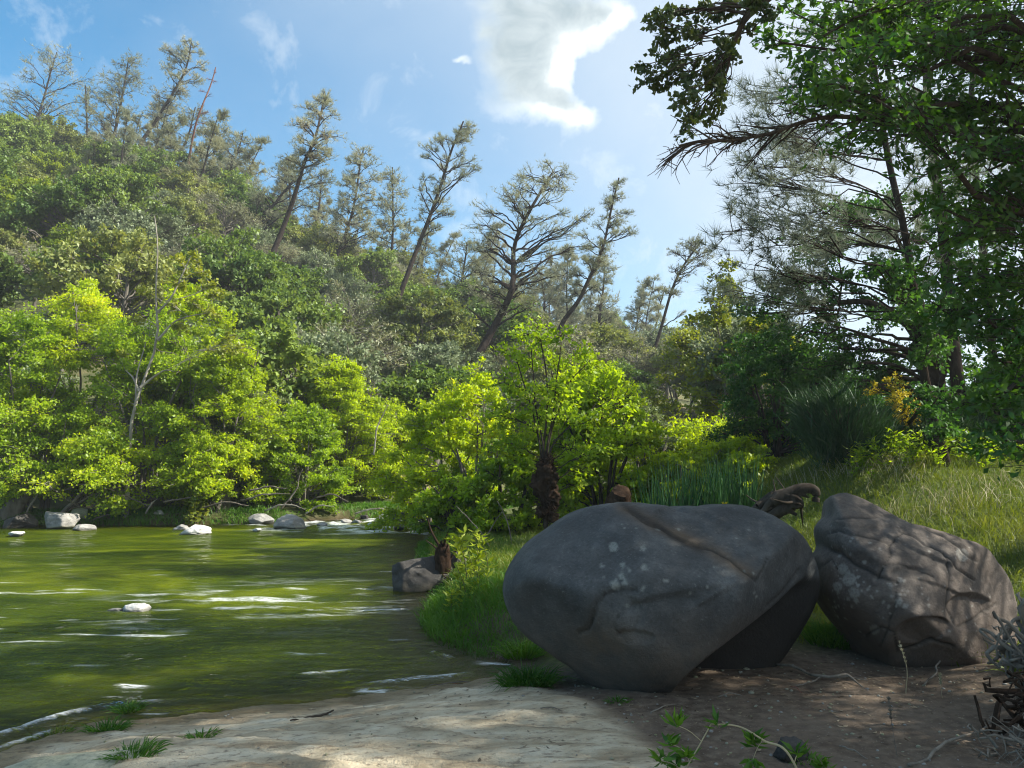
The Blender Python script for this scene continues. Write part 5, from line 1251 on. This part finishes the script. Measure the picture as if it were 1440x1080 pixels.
# leafy sprig in the foreground
rng = np.random.default_rng(560)
def s3(x, y, Y=3.3): return at(x, y, Y)
g, gl2 = Geo(), Geo()
root = gp(1150, 1100, 0, None)
mainp = [s3(1150, 1095, 3.3), s3(1110, 1062, 3.3), s3(1075, 1042, 3.35), s3(1040, 1022, 3.4), s3(1000, 1018, 3.4), s3(985, 1040, 3.4), s3(968, 1070, 3.35)]
mainp[0] = np.array([mainp[0][0], mainp[0][1], gz(mainp[0][0], mainp[0][1])])
tubes(g, smoothline(mainp[:5], 30), np.linspace(.006, .003, 30), 6); tubes(g, smoothline([s3(1000, 1018, 3.4), s3(985, 1045, 3.38), s3(962, 1085, 3.36)], 14), np.linspace(.003, .003, 14), 5)
for cx, cy, nn, up_ in [(952, 1020, 9, 1), (940, 1045, 8, .5), (930, 1070, 9, .2), (965, 1065, 9, .3), (1060, 1045, 12, .9), (1058, 1070, 10, -.6), (1010, 1020, 5, .2), (1122, 1062, 7, 1), (1160, 1080, 6, .8), (950, 1080, 6, .2)]:
    c = s3(cx, cy, 3.38); a = rng.uniform(0, 6.283, nn)
    sl_ = np.concatenate([smoothline(mainp[:5], 30), smoothline([s3(1000, 1018, 3.4), s3(985, 1045, 3.38), s3(962, 1085, 3.36)], 14)]); ax = sl_[np.argmin(np.linalg.norm(sl_-c, axis=1))]; nn = nn*2
    a = rng.uniform(0, 6.283, nn)
    tubes(g, smoothline([ax, (ax+c)/2+[0, 0, .01], c], 6), np.full(6, .0018), 4)
    leaves(gl2, rng, np.tile(c, (nn, 1))+rng.normal(size=(nn, 3))*.008, np.stack([np.cos(a), np.sin(a)*.7, up_+rng.normal(size=nn)*.35], -1), rng.uniform(.04, .085, nn), .020, rng.random(nn), .3, .15)
e = empty('leafy_sprig', mainp[0], 'arching green leafy sprig in the foreground at bottom centre right', 'plant')
link('stem', g.mesh('stem', M['straw'], True, origin=mainp[0]), e); link('leaves', gl2.mesh('leaves', M['bank_grass'], origin=mainp[0]), e)

# leaf litter and chips on the dirt and the slab
rng = np.random.default_rng(570); n_ = 4200
x = rng.uniform(-2.4, 4.2, n_); y = rng.uniform(3.3, 6.2, n_); k = (shore(x, y) > .12) & (rng.random(n_) < np.where(slab_mask(x, y) > .5, .3, 1)*np.clip(.3+n2(x, y, 1.5, 2, 7)*1.4, .05, 1)); x, y = x[k], y[k]; n_ = len(x)
g = Geo(); a = rng.uniform(0, 6.28, n_)
leaves(g, rng, np.stack([x, y, gh(x, y)+.006], -1), np.stack([np.cos(a), np.sin(a), rng.normal(size=n_)*.15], -1), rng.uniform(.012, .055, n_), rng.uniform(.005, .020, n_), rng.random(n_), .93, .15)
M['litter'] = leaf_mat('leaf_litter', (.06, .04, .025), (.34, .28, .19), .1, (1, 1, .9), third=(.6, .56, .46))
tag(link('leaf_litter', g.mesh('leaf_litter', M['litter'])), 'dry leaf litter scattered on the dirt', kind='stuff')
x = rng.uniform(-2.6, 3.6, 1000); y = rng.uniform(3.3, 5.9, 1000); k = (slab_mask(x, y) < .5)|(rng.random(1000) < .22); x, y = x[k], y[k]; k = shore(x, y) > .15; x, y = x[k], y[k]
g = Geo(); V, Fc = ICO[4][0], ICO[4][1]
bm = bmesh.new(); bmesh.ops.create_icosphere(bm, subdivisions=2, radius=1); V = np.array([v.co[:] for v in bm.verts]); Fc = np.array([[v.index for v in f.verts] for f in bm.faces]); bm.free()
for xx, yy, zz in zip(x, y, gh(x, y)):
    s = rng.uniform(.003, .012)*(1.6 if rng.random() < .06 else 1); g.add(np.array([xx, yy, zz+s*.2])+V*(1+.25*vnoise(V*1.7+xx*9))[:, None]*s*rng.uniform(.6, 1.3, 3)*[1, 1, .6], None, Fc, a=rng.random())
z_ = np.zeros(g.n)
tag(link('pebbles', g.mesh('pebbles', M['rock_grey'], True, {'brown': np.concatenate(g.a)*.9, 'lichen': z_, 'crack': z_})), 'small pebbles and clods scattered on the dirt', kind='stuff')

# ------------------------------------------------------------------ sky, sun, camera
SUN_EL, SUN_AZ = R(40), R(90)            # azimuth to the right of straight ahead (+Y)
w = bpy.data.worlds.new('World'); SC.world = w; w.use_nodes = True
nt = w.node_tree; nt.nodes.clear()
out = nt.nodes.new('ShaderNodeOutputWorld')
sky = N(nt, 'ShaderNodeTexSky', sky_type='NISHITA', sun_disc=False, sun_elevation=SUN_EL, sun_rotation=SUN_AZ, air_density=1.0, dust_density=.6, ozone_density=2.5)
tc = N(nt, 'ShaderNodeTexCoord').outputs['Generated']
def dot(v):
    n = N(nt, 'ShaderNodeVectorMath', operation='DOT_PRODUCT'); lk(nt, tc, n.inputs[0]); n.inputs[1].default_value = v; return n.outputs['Value']
# cloud: a shape on the sky dome, measured on the plane that touches the dome at its middle
cdir = nrm(at(780, 80, 1)-np.array([0, 0, CAMZ])); rgt = nrm(np.cross(cdir, [0, 0, 1])); upv = np.cross(rgt, cdir)
dc = math_(nt, 'MAXIMUM', dot(cdir), .05)
U = math_(nt, 'DIVIDE', dot(rgt), dc); V_ = math_(nt, 'DIVIDE', dot(upv), dc)
n1 = N(nt, 'ShaderNodeTexNoise', i_Scale=9, i_Detail=6, i_Roughness=.6); lk(nt, tc, n1.inputs['Vector'])
n3 = N(nt, 'ShaderNodeTexNoise', i_Scale=26, i_Detail=5, i_Roughness=.6); lk(nt, tc, n3.inputs['Vector'])
sep = N(nt, 'ShaderNodeSeparateColor'); lk(nt, n1.outputs['Color'], sep.inputs[0]); sep3 = N(nt, 'ShaderNodeSeparateColor'); lk(nt, n3.outputs['Color'], sep3.inputs[0])
def warp(a, s, s3): return math_(nt, 'ADD', a, math_(nt, 'ADD', math_(nt, 'MULTIPLY', math_(nt, 'SUBTRACT', sep.outputs[s], .5), .07), math_(nt, 'MULTIPLY', math_(nt, 'SUBTRACT', sep3.outputs[s3], .5), .022)))
U2, V2 = warp(U, 0, 0), warp(V_, 1, 1)
BL_ = [(742, 30, 40, 36, .8), (790, 28, 48, 36, .9), (838, 20, 30, 22, .9), (866, 28, 14, 10, .7), (738, 92, 42, 40, .95), (778, 92, 28, 34, .75), (765, 146, 44, 24, .95), (812, 152, 24, 13, .85), (700, 8, 24, 12, .5), (692, 48, 13, 10, .5), (826, 98, 34, 30, -.7), (653, 90, 12, 4, .5), (664, 96, 8, 4, .4), (822, 118, 6, 3, .5)]
def density(Ua, Va):
    d = None
    for px, py, rx, ry, a in BL_:
        q = nrm(at(px, py, 1)-np.array([0, 0, CAMZ])); u0, v0 = q@rgt/(q@cdir), q@upv/(q@cdir)
        du = math_(nt, 'DIVIDE', math_(nt, 'SUBTRACT', Ua, float(u0)), rx/F); dv = math_(nt, 'DIVIDE', math_(nt, 'SUBTRACT', Va, float(v0)), ry/F)
        r2 = math_(nt, 'ADD', math_(nt, 'MULTIPLY', du, du), math_(nt, 'MULTIPLY', dv, dv))
        gs = math_(nt, 'MULTIPLY', math_(nt, 'EXPONENT', math_(nt, 'MULTIPLY', r2, -1.0)), a)
        d = gs if d is None else math_(nt, 'ADD', d, gs)
    return d
dens = density(U2, V2)
toward_sun = density(math_(nt, 'ADD', U2, .022), math_(nt, 'ADD', V2, -.012))      # cloud between this spot and the sun
n4 = noise(nt, tc, 13, 6, .62, .4)
alpha = ramp(nt, math_(nt, 'ADD', dens, math_(nt, 'MULTIPLY', math_(nt, 'SUBTRACT', n4, .5), 1.3)), [(.06, (0, 0, 0)), (.34, (.38, .38, .38)), (.70, (.85, .85, .85)), (1.0, (1, 1, 1))])
lit = ramp(nt, math_(nt, 'ADD', math_(nt, 'MULTIPLY', toward_sun, .72), math_(nt, 'MULTIPLY', math_(nt, 'SUBTRACT', n4, .5), 1.0)), [(.04, (.58, .58, .57)), (.20, (.46, .48, .48)), (.46, (.29, .33, .345)), (1.0, (.19, .235, .255))])
lit = mixc(nt, ramp(nt, noise(nt, tc, 16, 5, .6, .8, stretch=(1, 1, 1.8)), [(.38, (0, 0, 0)), (.66, (.42, .42, .42))]), lit, (.38, .41, .42))
hz = N(nt, 'ShaderNodeTexNoise', i_Scale=2.2, i_Detail=6, i_Roughness=.58, i_Distortion=.3); lk(nt, tc, hz.inputs['Vector'])
sund = (math.sin(SUN_AZ)*math.cos(SUN_EL), math.cos(SUN_AZ)*math.cos(SUN_EL), math.sin(SUN_EL))
toward = math_(nt, 'MAXIMUM', dot(sund), 0)
veil = math_(nt, 'MULTIPLY', ramp(nt, hz.outputs[0], [(.42, (0, 0, 0)), (.75, (1, 1, 1))]), math_(nt, 'ADD', .16, math_(nt, 'MULTIPLY', toward, .3)))
veil = math_(nt, 'ADD', veil, ramp(nt, toward, [(.06, (0, 0, 0)), (.22, (.28, .28, .28)), (.38, (.68, .68, .68)), (.7, (.9, .9, .9))]), clamp=True)
SK = 0.115
skc = N(nt, 'ShaderNodeVectorMath', operation='SCALE'); lk(nt, sky.outputs[0], skc.inputs[0]); skc.inputs['Scale'].default_value = 1.0
hs = N(nt, 'ShaderNodeHueSaturation', i_Hue=.485, i_Saturation=1.35, i_Value=.74); lk(nt, skc.outputs[0], hs.inputs['Color'])
def sc_(c, k=1/SK): return tuple(v*k for v in c)
vc = mixc(nt, veil, hs.outputs[0], sc_((.30, .345, .39)))
VM = N(nt, 'ShaderNodeVectorMath', operation='SCALE'); lk(nt, lit, VM.inputs[0]); VM.inputs['Scale'].default_value = 1/SK
fin = mixc(nt, alpha, vc, VM.outputs[0])
bg = N(nt, 'ShaderNodeBackground', i_Strength=SK); lk(nt, fin, bg.inputs[0]); lk(nt, bg.outputs[0], out.inputs[0])

sl = bpy.data.lights.new('sun', 'SUN'); sl.energy = 5.0; sl.angle = R(.55); sl.color = (1, .93, .80)
so = bpy.data.objects.new('sun', sl); COL.objects.link(so)
so.rotation_euler = Vector([-c for c in sund]).to_track_quat('-Z', 'Y').to_euler()
so.location = (20, 10, 30)

cam = bpy.data.cameras.new('camera'); cam.lens = 27; cam.sensor_width = 36; cam.clip_end = 2000; cam.clip_start = .05
co_ = bpy.data.objects.new('camera', cam); COL.objects.link(co_)
co_.location = (0, 0, CAMZ); co_.rotation_euler = (math.pi/2+PITCH, 0, 0); SC.camera = co_
SC.view_settings.view_transform = 'Standard'; SC.view_settings.look = 'None'; SC.view_settings.gamma = 1
SC.view_settings.exposure = 1.36
cy = SC.cycles
HZ = 0.0008
if HZ:
    bpy.ops.mesh.primitive_cube_add(size=1)
    hb = bpy.context.object; hb.name = 'haze'; hb.scale = (540, 500, 62); hb.location = (0, 180, 27.5)
    hm, hn, ho = new_mat('haze'); pv = N(hn, 'ShaderNodeVolumePrincipled', i_Density=HZ, i_Anisotropy=.2); pv.inputs['Color'].default_value = (.86, .92, 1, 1)
    lk(hn, pv.outputs[0], ho.inputs['Volume']); hb.data.materials.append(hm); tag(hb, kind='stuff')
cy.max_bounces = 6; cy.diffuse_bounces = 3; cy.glossy_bounces = 3; cy.transmission_bounces = 4; cy.transparent_max_bounces = 8
cy.caustics_reflective = False; cy.caustics_refractive = False; cy.sample_clamp_indirect = 4
cy.use_adaptive_sampling = True; cy.adaptive_threshold = .01; cy.filter_width = 1.1
cy.use_denoising = True
